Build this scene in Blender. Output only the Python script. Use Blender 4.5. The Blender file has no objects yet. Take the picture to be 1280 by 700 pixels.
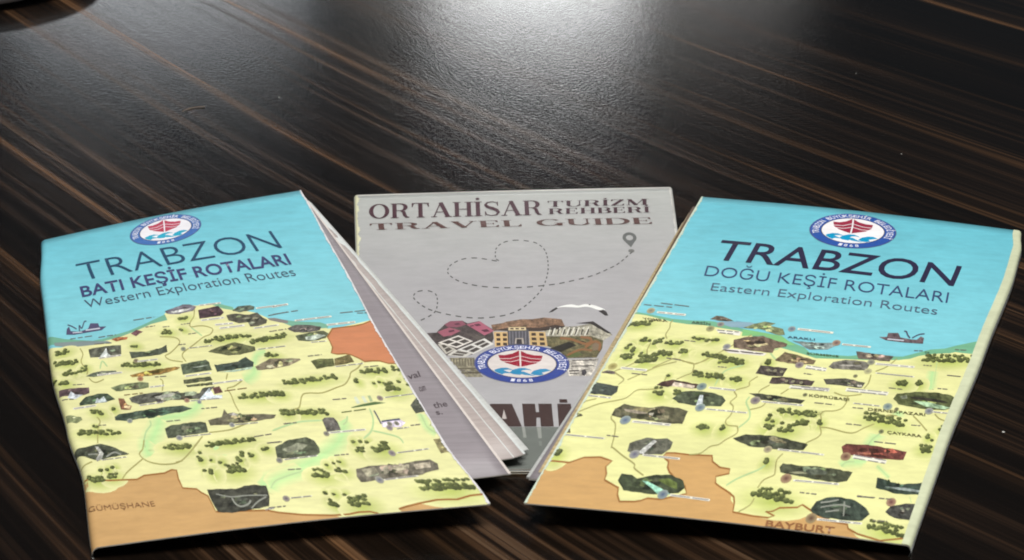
import bpy, bmesh, math, random
from mathutils import Vector
from mathutils.geometry import tessellate_polygon

scene = bpy.context.scene
rnd = random.Random(7)
R = math.radians

# ------------------------------------------------------------------ camera, light, exposure
cam_data = bpy.data.cameras.new("camera")
cam_data.sensor_width = 36.0
cam_data.lens = 36.0*2200/1280
cam_data.clip_start = 0.01
cam_data.clip_end = 50.0
cam_data.dof.use_dof = True
cam_data.dof.focus_distance = 0.56
cam_data.dof.aperture_fstop = 45.0
camera = bpy.data.objects.new("camera", cam_data)
scene.collection.objects.link(camera)
camera.location = (0, -0.5254, 0.245)
camera.rotation_euler = (R(65), 0, 0)
scene.camera = camera

world = bpy.data.worlds.new("World")
scene.world = world
world.use_nodes = True
world.node_tree.nodes['Background'].inputs[0].default_value = (0.55, 0.68, 0.8, 1)
world.node_tree.nodes['Background'].inputs[1].default_value = 0.05

def area(name, loc, target, size, size_y, power, colour):
    l = bpy.data.lights.new(name, 'AREA')
    l.shape = 'ELLIPSE'; l.size = size; l.size_y = size_y
    l.energy = power; l.color = colour
    o = bpy.data.objects.new(name, l)
    scene.collection.objects.link(o)
    o.location = loc
    o.rotation_euler = (Vector(target)-Vector(loc)).to_track_quat('-Z', 'Y').to_euler()
    return o
# the bright window whose glare lies on the far part of the table, a dimmer one to its left, and an added soft overhead fill that brightens the papers
area("window_light", (0.04, 2.1, 0.40), (0.02, 0.33, 0), 0.34, 0.16, 1.15, (0.97, 0.99, 1.0))
area("glare_softening_light", (0.10, 2.15, 0.40), (0.02, 0.33, 0), 0.75, 0.16, 0.45, (1.0, 0.97, 0.93))  # added wide dim lamp that softens the side edges of the window glare
area("side_window_light", (-0.54, 2.1, 0.46), (-0.15, 0.3, 0), 0.5, 0.09, 0.5, (0.92, 0.96, 1.0))
area("overhead_fill_light", (0.12, -0.40, 1.25), (0, 0.02, 0), 0.8, 0.6, 26.0, (1.0, 0.985, 0.95))

scene.view_settings.view_transform = 'Standard'
scene.view_settings.look = 'None'
scene.view_settings.exposure = 0.0
scene.view_settings.gamma = 1.0
scene.cycles.transparent_max_bounces = 16
scene.cycles.filter_width = 1.9

# ------------------------------------------------------------------ helpers
CM = 0.01
def lin(c):
    out = []
    for x in c[:3]:
        x = max(0, min(255, x))/255
        out.append(x/12.92 if x <= 0.04045 else ((x+0.055)/1.055)**2.4)
    return (*out, 1.0)
def tag(o, label=None, category=None, group=None, kind=None):
    if label: o['label'] = label
    if category: o['category'] = category
    if group: o['group'] = group
    if kind: o['kind'] = kind
    return o
def empty(name, loc):
    o = bpy.data.objects.new(name, None)
    o.empty_display_size = 0.02
    scene.collection.objects.link(o); o.location = loc
    return o
def link(name, me, mat, parent=None):
    o = bpy.data.objects.new(name, me)
    scene.collection.objects.link(o)
    for m in (mat if isinstance(mat, (list, tuple)) else [mat]): me.materials.append(m)
    if parent:
        o.parent = parent
        off = Vector((0, 0, 0)); q = parent
        while q: off += q.location; q = q.parent
        o.matrix_parent_inverse.identity()
        o.location = -off
    return o

# ------------------------------------------------------------------ materials
def new_mat(name):
    m = bpy.data.materials.new(name); m.use_nodes = True
    nt = m.node_tree
    return m, nt, nt.nodes['Principled BSDF'], nt.nodes, nt.links
def noise(nt, vec, scale, detail=3, rough=0.5):
    n = nt.nodes.new('ShaderNodeTexNoise')
    n.inputs['Scale'].default_value = scale; n.inputs['Detail'].default_value = detail; n.inputs['Roughness'].default_value = rough
    nt.links.new(vec, n.inputs['Vector'])
    return n.outputs['Fac']
def mrange(nt, v, a, b, c, d):
    n = nt.nodes.new('ShaderNodeMapRange')
    for i, x in zip(('From Min', 'From Max', 'To Min', 'To Max'), (a, b, c, d)): n.inputs[i].default_value = x
    nt.links.new(v, n.inputs['Value']); return n.outputs['Result']
def vmul(nt, col, fac):
    n = nt.nodes.new('ShaderNodeVectorMath'); n.operation = 'SCALE'
    nt.links.new(col, n.inputs[0]); nt.links.new(fac, n.inputs['Scale']); return n.outputs[0]
def scaled(nt, s, rot=0.0):
    t = nt.nodes.new('ShaderNodeTexCoord'); m = nt.nodes.new('ShaderNodeMapping')
    m.inputs['Scale'].default_value = s; m.inputs['Rotation'].default_value = (0, 0, rot)
    nt.links.new(t.outputs['Object'], m.inputs['Vector']); return m.outputs[0]
def math_node(nt, op, a, b=None):
    n = nt.nodes.new('ShaderNodeMath'); n.operation = op
    for i, x in enumerate((a, b)):
        if x is None: continue
        if isinstance(x, (int, float)): n.inputs[i].default_value = x
        else: nt.links.new(x, n.inputs[i])
    return n.outputs[0]

def paper_print(name, contrast=0.10, photo=False, rough=0.42):
    """ink on matt coated paper: the ink colour of each piece comes from its colour attribute, with fibre mottling"""
    m, nt, b, N, Lk = new_mat(name)
    a = N.new('ShaderNodeVertexColor'); a.layer_name = 'Col'
    v = scaled(nt, (1, 1, 1)); vs = scaled(nt, (140, 420, 300), R(4))
    col = a.outputs['Color']
    col = vmul(nt, col, mrange(nt, noise(nt, v, 60, 4, .6), .3, .7, 1-contrast*.7, 1+contrast*.5))
    col = vmul(nt, col, mrange(nt, noise(nt, vs, 1.0, 4, .65), .3, .7, 1-contrast, 1+contrast*.6))
    if photo:
        col = vmul(nt, col, mrange(nt, noise(nt, v, 520, 5, .75), .34, .68, .5, 1.7))
        vv = scaled(nt, (900, 260, 300), R(20))
        col = vmul(nt, col, mrange(nt, noise(nt, vv, 1.0, 3, .6), .35, .7, .65, 1.5))
    Lk.new(col, b.inputs['Base Color'])
    b.inputs['Roughness'].default_value = rough
    b.inputs['Specular IOR Level'].default_value = 0.45
    bp_ = N.new('ShaderNodeBump'); bp_.inputs['Strength'].default_value = .2; bp_.inputs['Distance'].default_value = 0.0003
    Lk.new(noise(nt, v, 90, 3, .5), bp_.inputs['Height']); Lk.new(bp_.outputs[0], b.inputs['Normal'])
    return m
M_INK = paper_print('printed_ink', .10)
M_PHOTO = paper_print('printed_picture', .12, photo=True)
M_GREY = paper_print('grey_cover_print', .07, rough=.4)

def paper(name, col, streak=.12, rough=.5):
    m, nt, b, N, Lk = new_mat(name)
    rgb = N.new('ShaderNodeRGB'); rgb.outputs[0].default_value = lin(col)
    v = scaled(nt, (1, 1, 1)); vs = scaled(nt, (60, 900, 600), R(-12))
    c = vmul(nt, rgb.outputs[0], mrange(nt, noise(nt, v, 80, 4, .6), .3, .7, 1-streak*.5, 1+streak*.4))
    c = vmul(nt, c, mrange(nt, noise(nt, vs, 1, 3, .6), .3, .7, 1-streak, 1+streak*.6))
    Lk.new(c, b.inputs['Base Color']); b.inputs['Roughness'].default_value = rough
    b.inputs['Specular IOR Level'].default_value = .4
    return m
M_PAPER = {'grey': paper('grey_paper', (138, 131, 135)), 'pink': paper('pale_pink_paper', (168, 157, 153)),
           'white': paper('white_paper', (200, 201, 198)), 'cream': paper('cream_paper', (206, 184, 140), .3),
           'brown': paper('brown_edged_paper', (120, 92, 66), .35), 'edge': paper('paper_edge', (215, 210, 200), .3),
           'greyedge': paper('grey_paper_edge', (178, 180, 176), .3)}

def table_material():
    m, nt, b, N, Lk = new_mat('dark_wood_laminate')
    ang = R(53)
    tc = N.new('ShaderNodeTexCoord')
    base = N.new('ShaderNodeMapping'); base.inputs['Rotation'].default_value = (0, 0, ang)
    Lk.new(tc.outputs['Object'], base.inputs['Vector'])
    # slow wander of the grain
    w = N.new('ShaderNodeTexNoise'); w.inputs['Scale'].default_value = 1.7; w.inputs['Detail'].default_value = 1.5
    Lk.new(base.outputs[0], w.inputs['Vector'])
    sub = N.new('ShaderNodeVectorMath'); sub.operation = 'SUBTRACT'; sub.inputs[1].default_value = (.5, .5, .5)
    Lk.new(w.outputs['Color'], sub.inputs[0])
    sc = N.new('ShaderNodeVectorMath'); sc.operation = 'SCALE'; sc.inputs['Scale'].default_value = .08
    Lk.new(sub.outputs[0], sc.inputs[0])
    ad = N.new('ShaderNodeVectorMath'); ad.operation = 'ADD'
    Lk.new(base.outputs[0], ad.inputs[0]); Lk.new(sc.outputs[0], ad.inputs[1])
    def grain(sx, sy, detail, rough, off=0.0):
        mp = N.new('ShaderNodeMapping'); mp.inputs['Scale'].default_value = (sx, sy, 1); mp.inputs['Location'].default_value = (off, off*3, 0)
        Lk.new(ad.outputs[0], mp.inputs['Vector'])
        return noise(nt, mp.outputs[0], 1.0, detail, rough)
    broad = grain(1.0, 34, 4, .6, 3.1)
    fine = grain(1.4, 210, 5, .62, 9.3); thin = grain(2.4, 560, 3, .6, 5.7)
    hair = grain(4, 620, 3, .6, 17.0)
    glow = grain(1.0, 60, 3, .55, 31.0)
    f1 = mrange(nt, fine, .48, .66, 0, 1); f2 = mrange(nt, broad, .40, .62, 0, 1)
    f1 = math_node(nt, 'MULTIPLY', f1, mrange(nt, thin, .36, .62, .35, 1.15))
    ln = math_node(nt, 'MULTIPLY', f1, math_node(nt, 'ADD', f2, .2))
    tone = math_node(nt, 'ADD', ln, math_node(nt, 'MULTIPLY', mrange(nt, hair, .5, .62, 0, .35), f2))
    tone = math_node(nt, 'ADD', tone, math_node(nt, 'MULTIPLY', f2, .10))
    big = N.new('ShaderNodeMapping'); big.inputs['Scale'].default_value = (1.2, 4.5, 1); big.inputs['Location'].default_value = (9.1, 9.1, 0)
    Lk.new(ad.outputs[0], big.inputs['Vector'])
    tone = math_node(nt, 'MULTIPLY', tone, mrange(nt, noise(nt, big.outputs[0], 1.0, 2, .5), 0.36, .58, .12, 1.15))
    cr = N.new('ShaderNodeValToRGB'); Lk.new(tone, cr.inputs[0])
    e = cr.color_ramp.elements
    e[0].position = 0; e[0].color = (.0035, .0024, .0018, 1)
    e[1].position = 1; e[1].color = (.078, .046, .026, 1)
    k = e.new(.28); k.color = (.0125, .0072, .0045, 1)
    k = e.new(.6); k.color = (.036, .0185, .0095, 1)
    # a few orange streaks
    mix = N.new('ShaderNodeMix'); mix.data_type = 'RGBA'
    Lk.new(math_node(nt, 'MULTIPLY', mrange(nt, glow, .56, .66, 0, .9), math_node(nt, 'ADD', f1, .05)), mix.inputs['Factor'])
    Lk.new(cr.outputs[0], mix.inputs['A']); mix.inputs['B'].default_value = (.17, .085, .038, 1)
    Lk.new(mix.outputs['Result'], b.inputs['Base Color'])
    Lk.new(mrange(nt, tone, 0, .8, .16, .25), b.inputs['Roughness'])
    b.inputs['Specular IOR Level'].default_value = .4
    bump = N.new('ShaderNodeBump'); bump.inputs['Strength'].default_value = .4; bump.inputs['Distance'].default_value = .0002
    ms = N.new('ShaderNodeMapping'); ms.inputs['Scale'].default_value = (620, 620, 620); Lk.new(tc.outputs['Object'], ms.inputs['Vector'])
    mb = N.new('ShaderNodeMapping'); mb.inputs['Scale'].default_value = (120, 1400, 100); Lk.new(base.outputs[0], mb.inputs['Vector'])
    hsum = math_node(nt, 'ADD', noise(nt, ms.outputs[0], 1, 2, .5), math_node(nt, 'MULTIPLY', noise(nt, mb.outputs[0], 1, 2, .5), .5))
    Lk.new(hsum, bump.inputs['Height']); Lk.new(bump.outputs[0], b.inputs['Normal'])
    return m
M_TABLE = table_material()
def plain(name, col, rough, spec=.5):
    m, nt, b, N, Lk = new_mat(name)
    rgb = N.new('ShaderNodeRGB'); rgb.outputs[0].default_value = lin(col)
    Lk.new(vmul(nt, rgb.outputs[0], mrange(nt, noise(nt, scaled(nt, (1, 1, 1)), 90, 3), .3, .7, .93, 1.05)), b.inputs['Base Color'])
    b.inputs['Roughness'].default_value = rough; b.inputs['Specular IOR Level'].default_value = spec
    return m

# ------------------------------------------------------------------ the table
def slab(name, x0, x1, y0, y1, z0, z1, bev, mat):
    bm = bmesh.new()
    bmesh.ops.create_cube(bm, size=1)
    for v in bm.verts:
        v.co = (x0 if v.co.x < 0 else x1, y0 if v.co.y < 0 else y1, z0 if v.co.z < 0 else z1)
    bmesh.ops.bevel(bm, geom=bm.edges[:], offset=bev, segments=2, affect='EDGES')
    me = bpy.data.meshes.new(name); bm.to_mesh(me); bm.free()
    return link(name, me, mat)
table = slab('table_top', -0.9, 0.9, -0.42, 1.15, -0.03, 0.0, .002, M_TABLE)
tag(table, 'dark brown wood grain table top under the leaflets, with glare at its far side', 'table')
# ---- geometry of the three covers (centimetres; u, v in millimetres across and down a cover) ----
W, H = 100.0, 210.0
CO = {}
def lerp_tab(tab, t):
    if t <= tab[0][0]: return tab[0][1]
    for (a, x), (b, y) in zip(tab, tab[1:]):
        if t <= b:
            k = (t-a)/(b-a); k = k*k*(3-2*k)
            return x+(y-x)*k
    return tab[-1][1]
def P(c, u, v, h=0.0):
    """point of cover c at u, v (mm), h cm above the paper"""
    q = CO[c]; s = u/W; t = v/H
    A, B, C_, D = q['c']
    p = [A[i]*(1-s)*(1-t)+B[i]*s*(1-t)+C_[i]*s*t+D[i]*(1-s)*t for i in range(3)]
    b = lerp_tab(q['bl'], t)*(1-s)+lerp_tab(q['br'], t)*s
    p[0] += b*q['ud'][0]; p[1] += b*q['ud'][1]
    p[2] += q['arch']*math.sin(math.pi*min(max(s, 0), 1))
    for side, d in (('rl', u*0.1), ('rr', (W-u)*0.1)):
        r = q[side]
        if r > 0 and d < r:
            e = min(1.0, (r-max(d, 0))/r)
            p[2] -= r*0.95*(1-math.sqrt(max(0.0, 1-e*e)))
    return (p[0], p[1], p[2]+h)
CO['west'] = dict(c=[(-15.994,2.071,0.5),(-7.538,5.745,0.85),(-0.542,-14.903,0.75),(-10.299,-16.271,0.35)], ud=(0.917,0.398), bl=[(0,0),(0.18,-0.22),(0.5,-0.3),(0.68,-0.12),(0.82,0.08),(1,0)], br=[(0,0),(0.3,-0.1),(0.55,-0.22),(0.85,-0.22),(1,0)], arch=0.1, rl=0.2, rr=0)
CO['east'] = dict(c=[(6.68,4.899,0.95),(17.482,2.89,0.5),(9.792,-16.166,0.35),(0.301,-14.866,0.75)], ud=(0.982,-0.183), bl=[(0,0),(1,0)], br=[(0,0),(0.08,0.2),(0.2,0.26),(0.45,0.15),(0.75,0),(1,0)], arch=0.1, rl=0, rr=0.12)
CO['middle'] = dict(c=[(-5.749,6.956,0.17),(5.871,7.734,0.17),(5.221,-12.178,0.13),(-3.936,-12.26,0.13)], ud=(0.998,0.067), bl=[(0,0),(1,0)], br=[(0,0),(1,0)], arch=0.02, rl=0.09, rr=0.05)
PAGES = {
 'west': [('grey',[(-13.908,2.412,0.38),(-7.329,5.337,0.74),(-0.021,-13.229,0.62),(-9.063,-14.939,0.3)]),('pink',[(-12.849,2.549,0.32),(-7.227,5.379,0.6),(0.362,-12.111,0.46),(-8.227,-13.92,0.25)]),('white',[(-12.308,2.549,0.26),(-7.156,5.472,0.5),(0.407,-11.801,0.4),(-7.703,-13.335,0.2)]),('white',[(-12.04,2.55,0.2),(-7.099,5.441,0.42),(0.452,-11.531,0.34),(-7.37,-12.778,0.15)])],
 'east': [('brown',[(6.315,4.26,0.85),(15.449,3.143,0.3),(9.354,-14.489,0.25),(0.922,-12.828,0.62)]),('cream',[(6.141,3.851,0.78),(15.173,3.12,0.25),(9.299,-14.26,0.2),(0.689,-13.051,0.56)]),('grey',[(6.441,3.755,0.7),(14.897,3.097,0.2),(9.23,-14.105,0.15),(0.437,-13.27,0.5)]),('white',[(6.306,3.471,0.64),(14.763,3.096,0.17),(9.204,-14.035,0.13),(0.376,-13.093,0.44)]),('cream',[(5.893,3.47,0.58),(14.622,3.073,0.15),(9.153,-13.981,0.12),(0.587,-12.914,0.38)])],
}
PRINT = {
 'west': [
  ('flat',(219,217,160),[(-4.8,82.7),(1.5,88.7),(6.8,90.7),(15.2,90.9),(21.2,90.6),(27,87.9),(32.3,84.9),(36.1,82.9),(37.5,79.3),(39.3,77.6),(44.7,75.6),(48.1,77.6),(52.3,77.4),(56.6,80.2),(59.2,84),(65.6,89.1),(69.2,94.9),(73.6,97.9),(76.6,100.5),(83.5,103.1),(85.3,106.3),(90.5,106.1),(97.3,104.7),(101.4,103.7),(104,214.5),(94.1,220.2),(-3.7,219.6),(-10.5,148.5)],1,'land'),
  ('flat',(112,165,140),[(0.4,79.5),(5.5,84.2),(9.1,86.4),(13.8,89.2),(17.6,89.1),(21.4,87.8),(25,87.1),(30.1,84.5),(37.5,79.9),(37.8,84.2),(32.6,85),(27.2,88),(22.5,90),(17.4,90.8),(15.4,91.6),(6.8,90.7),(-0,85.2)],2,'coast'),
  ('flat',(120,172,140),[(55.5,79.2),(59.1,82.8),(59.2,85.2),(56.2,83),(52.9,78.8)],2,'coast'),
  ('flat',(118,168,145),[(73.8,96.9),(76.9,98.9),(83.9,101.5),(85.9,103.7),(85.5,105.8),(81,105.1),(75.5,102.4),(72.2,98.1)],2,'coast'),
  ('flat',(192,126,90),[(86.7,106.6),(90.8,106.6),(93.7,106.7),(96.7,106.2),(100.5,104.3),(101.3,117.8),(101.1,131),(99.4,132.7),(97.4,132.2),(95.2,130.1),(93.2,129.6),(90.8,129.5),(89.7,127.1),(87.9,124.4),(86.4,123.3),(84,123),(82.5,121.9),(83.8,118.5),(84,114.7),(83.9,111.6)],3,'orange_region'),
  ('line','border',[(100.5,104.3),(96.7,106.2),(93.7,106.7),(90.8,106.6),(86.7,106.6),(83.9,111.6),(84,114.7),(83.8,118.5),(82.5,121.9),(84,123),(86.4,123.3),(87.9,124.4),(89.7,127.1),(90.8,129.5),(93.2,129.6),(95.2,130.1),(97.4,132.2),(99.4,132.7),(100.8,131.2)],0.4),
  ('flat',(190,152,102),[(0.2,174.2),(7,177.1),(10.7,177.9),(14.4,178.7),(16.4,177.2),(22,177.5),(24.1,176.3),(25.4,176.9),(25.3,181.5),(25.8,186.6),(29.3,188.1),(30.2,190.2),(31.6,192.3),(32.3,200.7),(44.9,203),(47.5,204.7),(53,207),(60.4,208.8),(64.4,209),(66.9,208.5),(69.8,208.8),(71.5,210),(72.4,212),(64,213.6),(-1.2,212.4)],3,'tan_region'),
  ('line','border',[(0.2,174.2),(7,177.1),(10.7,177.9),(14.4,178.7),(16.4,177.2),(22,177.5),(24.1,176.3),(25.4,176.9),(25.3,181.5),(25.8,186.6),(29.3,188.1),(30.2,190.2),(31.6,192.3),(32.3,200.7),(44.9,203),(47.5,204.7),(53,207),(60.4,208.8),(64.4,209),(66.9,208.5),(69.8,208.8),(71.5,210)],0.4),
  ('flat',(190,152,102),[(77,208.8),(78.9,208),(82.7,207),(87.4,206.1),(90.3,206.3),(92.6,206.7),(96.6,205.4),(99.9,205.3),(101.1,211),(75.5,215.6),(77.7,211)],3,'tan_region'),
  ('line','border',[(77,208.8),(78.9,208),(82.7,207),(87.4,206.1),(90.3,206.3),(92.6,206.7),(96.6,205.4),(99.9,205.3)],0.4),
  ('over',(82,78,108),[(6.1,81.3),(6.5,77.2),(7.3,75.8),(7.6,79.4),(10.1,81),(13,80.2),(14,76.4),(16.4,77.5),(16.6,80.1),(18.7,80.9),(17.1,82.9),(13.9,82.7),(8.5,82.4)]),
  ('line','ink',[(6.9,74.3),(8,75.7),(9.5,78.6)],0.35),
  ('line','ink',[(10.3,80.6),(10.5,76.3),(11.1,78.9),(12.2,74.5),(12.9,74.3)],0.35),
  ('line','chalk',[(12.2,80.9),(16.7,81.4)],0.4),
  ('line','chalk',[(8.1,80.9),(11.1,81.7)],0.3),
  ('cap','dark',[(6.8,85),(14.2,85.8)],0),
  ('cap','dark',[(15.5,87.7),(21.3,88.1)],0),
  ('cap','dark',[(27.1,80.1),(34.2,80.6)],0),
  ('flat',(125,138,138),[(2,85.3),(10.7,88),(18.2,91.3),(19.5,93.1),(14.9,92.4),(6.9,90.9),(2.2,87.9)],3,'tint'),
  ('pic',(159,95,65),[(19.5,90.7),(21.9,90),(24.6,91.2),(24.1,92.7),(20.9,92.8)],'picture'),
  ('pic',(112,78,82),[(25.7,89.2),(27.7,87.3),(29.5,89.5),(27.1,91.7)],'picture'),
  ('pic',(90,91,79),[(12.1,94.8),(17.2,94.6),(22,96),(21.5,102.1),(18,101.8),(12.2,100.6)],'picture'),
  ('over',(200,205,200),[(16.1,99),(17.5,95.9),(17.5,99.6),(18.6,102.5),(14.9,101.7)]),
  ('pic',(79,85,71),[(24,101.5),(29,103.5),(34.1,102.4),(35.5,101.1),(35.2,106),(32.8,107),(28.6,106.6),(24.2,106.2)],'picture'),
  ('cap','ribbon',[(25.7,109),(31.7,109.8)],1.5),
  ('dot',(105,80,70),[(25.3,108.3)],0.9),
  ('cap','ribbon',[(14.5,102.2),(21.4,102.8)],1.5),
  ('tree',[(20.7,109.3),(32.2,113.1)],0.9),
  ('tree',[(1.9,93.6),(6.1,92.6)],1),
  ('tree',[(1.4,100.5),(7.9,101.5)],1),
  ('tree',[(8.9,106.4),(10.3,106.5)],0.9),
  ('tree',[(3.3,108.3),(6,107.9)],0.9),
  ('tree',[(24.9,97.1),(26.8,97.8)],0.8),
  ('tree',[(35,91.8),(38.1,92.6)],0.9),
  ('line','road',[(9.6,92.9),(10.2,97.3),(9.3,101.7),(9.7,105.1),(10.7,107.9),(10.1,111.6)],0.32),
  ('line','river',[(14.3,109.4),(15.5,104.4),(16.6,108.8)],0.5),
  ('cap','dark',[(13.9,91.9),(19.5,93.3)],0),
  ('cap','dark',[(30.5,86.6),(33.7,86.9)],0),
  ('cap','dark',[(35.7,88.7),(38.2,89.1)],0),
  ('pic',(114,110,119),[(37.7,77.7),(40.4,76.7),(43.9,75.1),(46,76),(47.9,78.4),(46.5,80.9),(42,81.6),(38.2,79.7)],'picture'),
  ('over',(190,190,185),[(39.4,78.9),(43.5,78.6),(46,79),(44.3,80.4),(40.3,80.3)]),
  ('tree',[(40.9,84.6),(44.4,84.3)],0.8),
  ('tree',[(35,91.8),(37.9,92.9)],0.8),
  ('tree',[(40.6,91.5),(41.9,92.4)],0.8),
  ('pic',(74,57,62),[(48.1,81.1),(54.7,80.4),(55.8,85.6),(54.4,87.6),(47.7,87.2)],'picture'),
  ('pic',(91,99,86),[(58.5,85.3),(60.7,82.9),(64.7,83.4),(65.9,84.9),(65.3,86.8),(60.7,87.3)],'picture'),
  ('pic',(85,83,71),[(56.2,87.8),(59.2,87.6),(63.3,89.8),(66,89.1),(67.1,93.2),(68.2,95.1),(67.5,97.3),(64.7,98.4),(62.3,98),(62.1,94.8),(59.2,94.6),(56.4,91.6)],'picture'),
  ('cap','ribbon',[(48,88.6),(55.3,89.2)],2),
  ('cap','ribbon',[(51.8,93.2),(57.5,94)],2),
  ('cap','ribbon',[(52.8,96),(60.7,96.6)],2),
  ('cap','ribbon',[(66.1,86.2),(76.5,86.7)],1.5),
  ('cap','dark',[(68.7,92.5),(75.5,91.7)],0),
  ('cap','ribbon',[(48.8,77.9),(55.8,78.6)],1.5),
  ('flat',(130,125,120),[(68.4,94),(70.6,94.4),(74.4,97.5),(74,99.4),(71.7,98),(68.9,95.5)],3,'tint'),
  ('cap','ribbon',[(63.1,99.5),(71.1,99.6)],1.5),
  ('cap','dark',[(67.1,103.2),(73,103)],0),
  ('line','road',[(47.1,79.4),(46.2,84.9),(44.6,88.5),(44.3,91.7),(46.8,92),(48.9,93),(50.7,95.7),(49.5,98.9),(47.2,100.1),(43.4,104.3),(40,107.8),(39.1,110.6),(39.6,114.3)],0.32),
  ('line','road',[(34.2,94.9),(38.3,96.9),(39.7,99.7),(39,102.6),(35.9,107),(34.2,108.3),(35.2,111.5),(38.6,114.1)],0.32),
  ('line','river',[(44.3,92.1),(45.9,96.4),(46.9,99.2)],0.5),
  ('tree',[(47.2,102.5),(61.3,103.3)],0.95),
  ('tree',[(60.1,108.1),(72,106.2)],1),
  ('tree',[(62.8,117.4),(66.6,118.6)],0.9),
  ('pic',(91,93,65),[(47,110.3),(50.2,108.3),(55.8,106.6),(61.2,111.5),(60.9,114.1),(55.9,115.3),(52.5,114.7)],'picture'),
  ('pic',(82,91,73),[(37.7,115.6),(45.4,115.1),(46.1,117),(45.9,122.3),(37.1,122.3)],'picture'),
  ('over',(165,175,160),[(40.6,118.6),(45.4,118.7),(45,119.1),(41.1,119.3)]),
  ('pic',(59,69,61),[(47.2,119),(48,119.6),(54.3,119.4),(57.2,117.2),(58.8,121.2),(58,124),(47.1,123.9)],'picture'),
  ('over',(170,190,170),[(47.7,124.3),(53.9,124.2),(57.8,123.9),(57.2,125.2),(51.9,125.5)]),
  ('pic',(125,116,95),[(58.6,124.2),(63.8,120.4),(69.1,121.8),(72.4,122.9),(72.6,123.6),(68.4,126.3),(63,127),(58.7,126.4)],'picture'),
  ('cap','dark',[(42.8,96.5),(45.7,96.7)],0),
  ('cap','dark',[(41.4,89.1),(44.5,89.3)],0),
  ('cap','dark',[(39,102.6),(41.3,102.9)],0),
  ('cap','ribbon',[(41.7,106),(49,106.7)],0.8),
  ('cap','ribbon',[(61.5,113.6),(70.3,113.9)],0.9),
  ('dot',(110,115,110),[(40.1,105.8)],0.9),
  ('line','wide',[(58.5,122.6),(60.7,117.2),(63.7,115)],3.2),
  ('cap','ribbon',[(76.4,98.3),(88.2,98.7)],1.5),
  ('cap','ribbon',[(71.2,87.1),(76.5,86.4)],1.5),
  ('cap','dark',[(70.3,92.1),(79,91.8)],0),
  ('cap','dark',[(90.9,97.2),(100.3,97.7)],0),
  ('cap','dark',[(96.3,98.7),(100.4,99.6)],0),
  ('cap','ribbon',[(85.5,103.9),(94.6,104.3)],1.8),
  ('pic',(95,91,86),[(73.2,102.7),(75.9,101.1),(80.4,102.4),(83.6,104.5),(82.7,106.6),(78.3,106.9),(74.9,105.9),(73.5,103.9)],'picture'),
  ('pic',(88,93,71),[(74.6,108.2),(79.3,107.2),(83.7,107.3),(84.8,109.5),(83.2,112.2),(78.7,112.9),(74.8,111.4)],'picture'),
  ('over',(172,182,168),[(77.3,109.8),(81.5,109),(83.7,110.4),(79.5,112.7),(77.2,111.7)]),
  ('pic',(91,95,61),[(75.3,125.2),(78.3,124.5),(82.2,125.4),(81.5,129.8),(75.8,130.5)],'picture'),
  ('pic',(104,95,61),[(82.5,125.6),(87.6,124.1),(87.7,129.1),(81.5,129.9)],'picture'),
  ('line','road',[(90,129.7),(87.8,132.8),(85.1,135),(84,137.6),(81.7,141.3),(78.9,142.7),(74,144.8),(70.1,144),(68,144.9),(65.7,151.2),(64.1,152.2),(59.9,152.8)],0.32),
  ('cap','dark',[(75,122.1),(79.6,122.2)],0),
  ('cap','dark',[(89.5,132.8),(94.2,133)],0),
  ('cap','ribbon',[(81.4,130.5),(90.1,130.6)],0.9),
  ('cap','ribbon',[(78.2,113.7),(83.1,114.1)],0.9),
  ('tree',[(87.8,135.3),(95.8,135.4)],0.9),
  ('tree',[(96.9,135.3),(99.2,135.8)],0.9),
  ('tree',[(1.1,113.7),(3.9,114.6)],1.1),
  ('tree',[(6,108.7),(10.5,107.5)],0.8),
  ('pic',(93,99,85),[(9.6,112.6),(11.8,111.2),(14.6,111),(18.8,112.5),(18.7,113.6),(15.9,114.1),(11.8,113.9)],'picture'),
  ('cap','ribbon',[(12.9,113.2),(20.3,114.3)],1.7),
  ('pic',(138,110,61),[(22.1,117),(26.9,116.1),(35.8,116.4),(37.3,117.4),(36.1,118.5),(30.7,119.9),(22.7,118.6)],'picture'),
  ('dot',(165,75,55),[(24.7,120.5)],1),
  ('pic',(108,116,86),[(15.5,122.9),(18.7,121.9),(24.1,122.4),(26.6,123.8),(26.1,126.7),(22.6,126.9),(16.7,125.7)],'picture'),
  ('cap','ribbon',[(26.4,126.8),(30.7,127.2)],1.5),
  ('pic',(93,76,79),[(0.8,118.4),(5.3,119.1),(9.5,120.2),(9.1,123.8),(5.5,124.7),(0.4,122.1)],'picture'),
  ('over',(195,200,205),[(2.5,124.6),(4.1,120.6),(5,123.3),(7.2,124.2),(4.6,126.2)]),
  ('pic',(76,88,71),[(5.3,129.2),(7.6,125.9),(11.1,125.2),(14,126.2),(15.6,130.6),(11.8,131.4),(5.2,130.8)],'picture'),
  ('over',(195,205,205),[(9.6,130.9),(10.7,127.6),(11.1,129.2),(12.7,127.6),(13.1,131.5)]),
  ('cap','ribbon',[(3.1,132.1),(9.7,132.4)],1.8),
  ('pic',(129,91,69),[(16.5,130.2),(18,131.2),(18.3,135),(19.5,136.5),(18.8,138.5),(16.2,137.5)],'picture'),
  ('over',(215,195,150),[(17.5,135.4),(19.2,136.4),(18.7,138),(17.2,136.9)]),
  ('pic',(91,91,82),[(19.5,131.4),(22.7,130.3),(27.4,130.5),(33.2,131.9),(33.9,132.1),(34.4,134.9),(39.7,135.2),(40.9,132.7),(42,132.3),(44.7,132.4),(39.1,138.8),(34.6,137.5),(27.8,136.2),(21.8,136.3),(19.8,134.1)],'picture'),
  ('over',(150,150,140),[(26.6,133.2),(30.4,132.7),(32.7,132.8),(31.4,134.6),(27.3,135)]),
  ('cap','ribbon',[(21.6,137),(28.6,137.3)],1),
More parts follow.
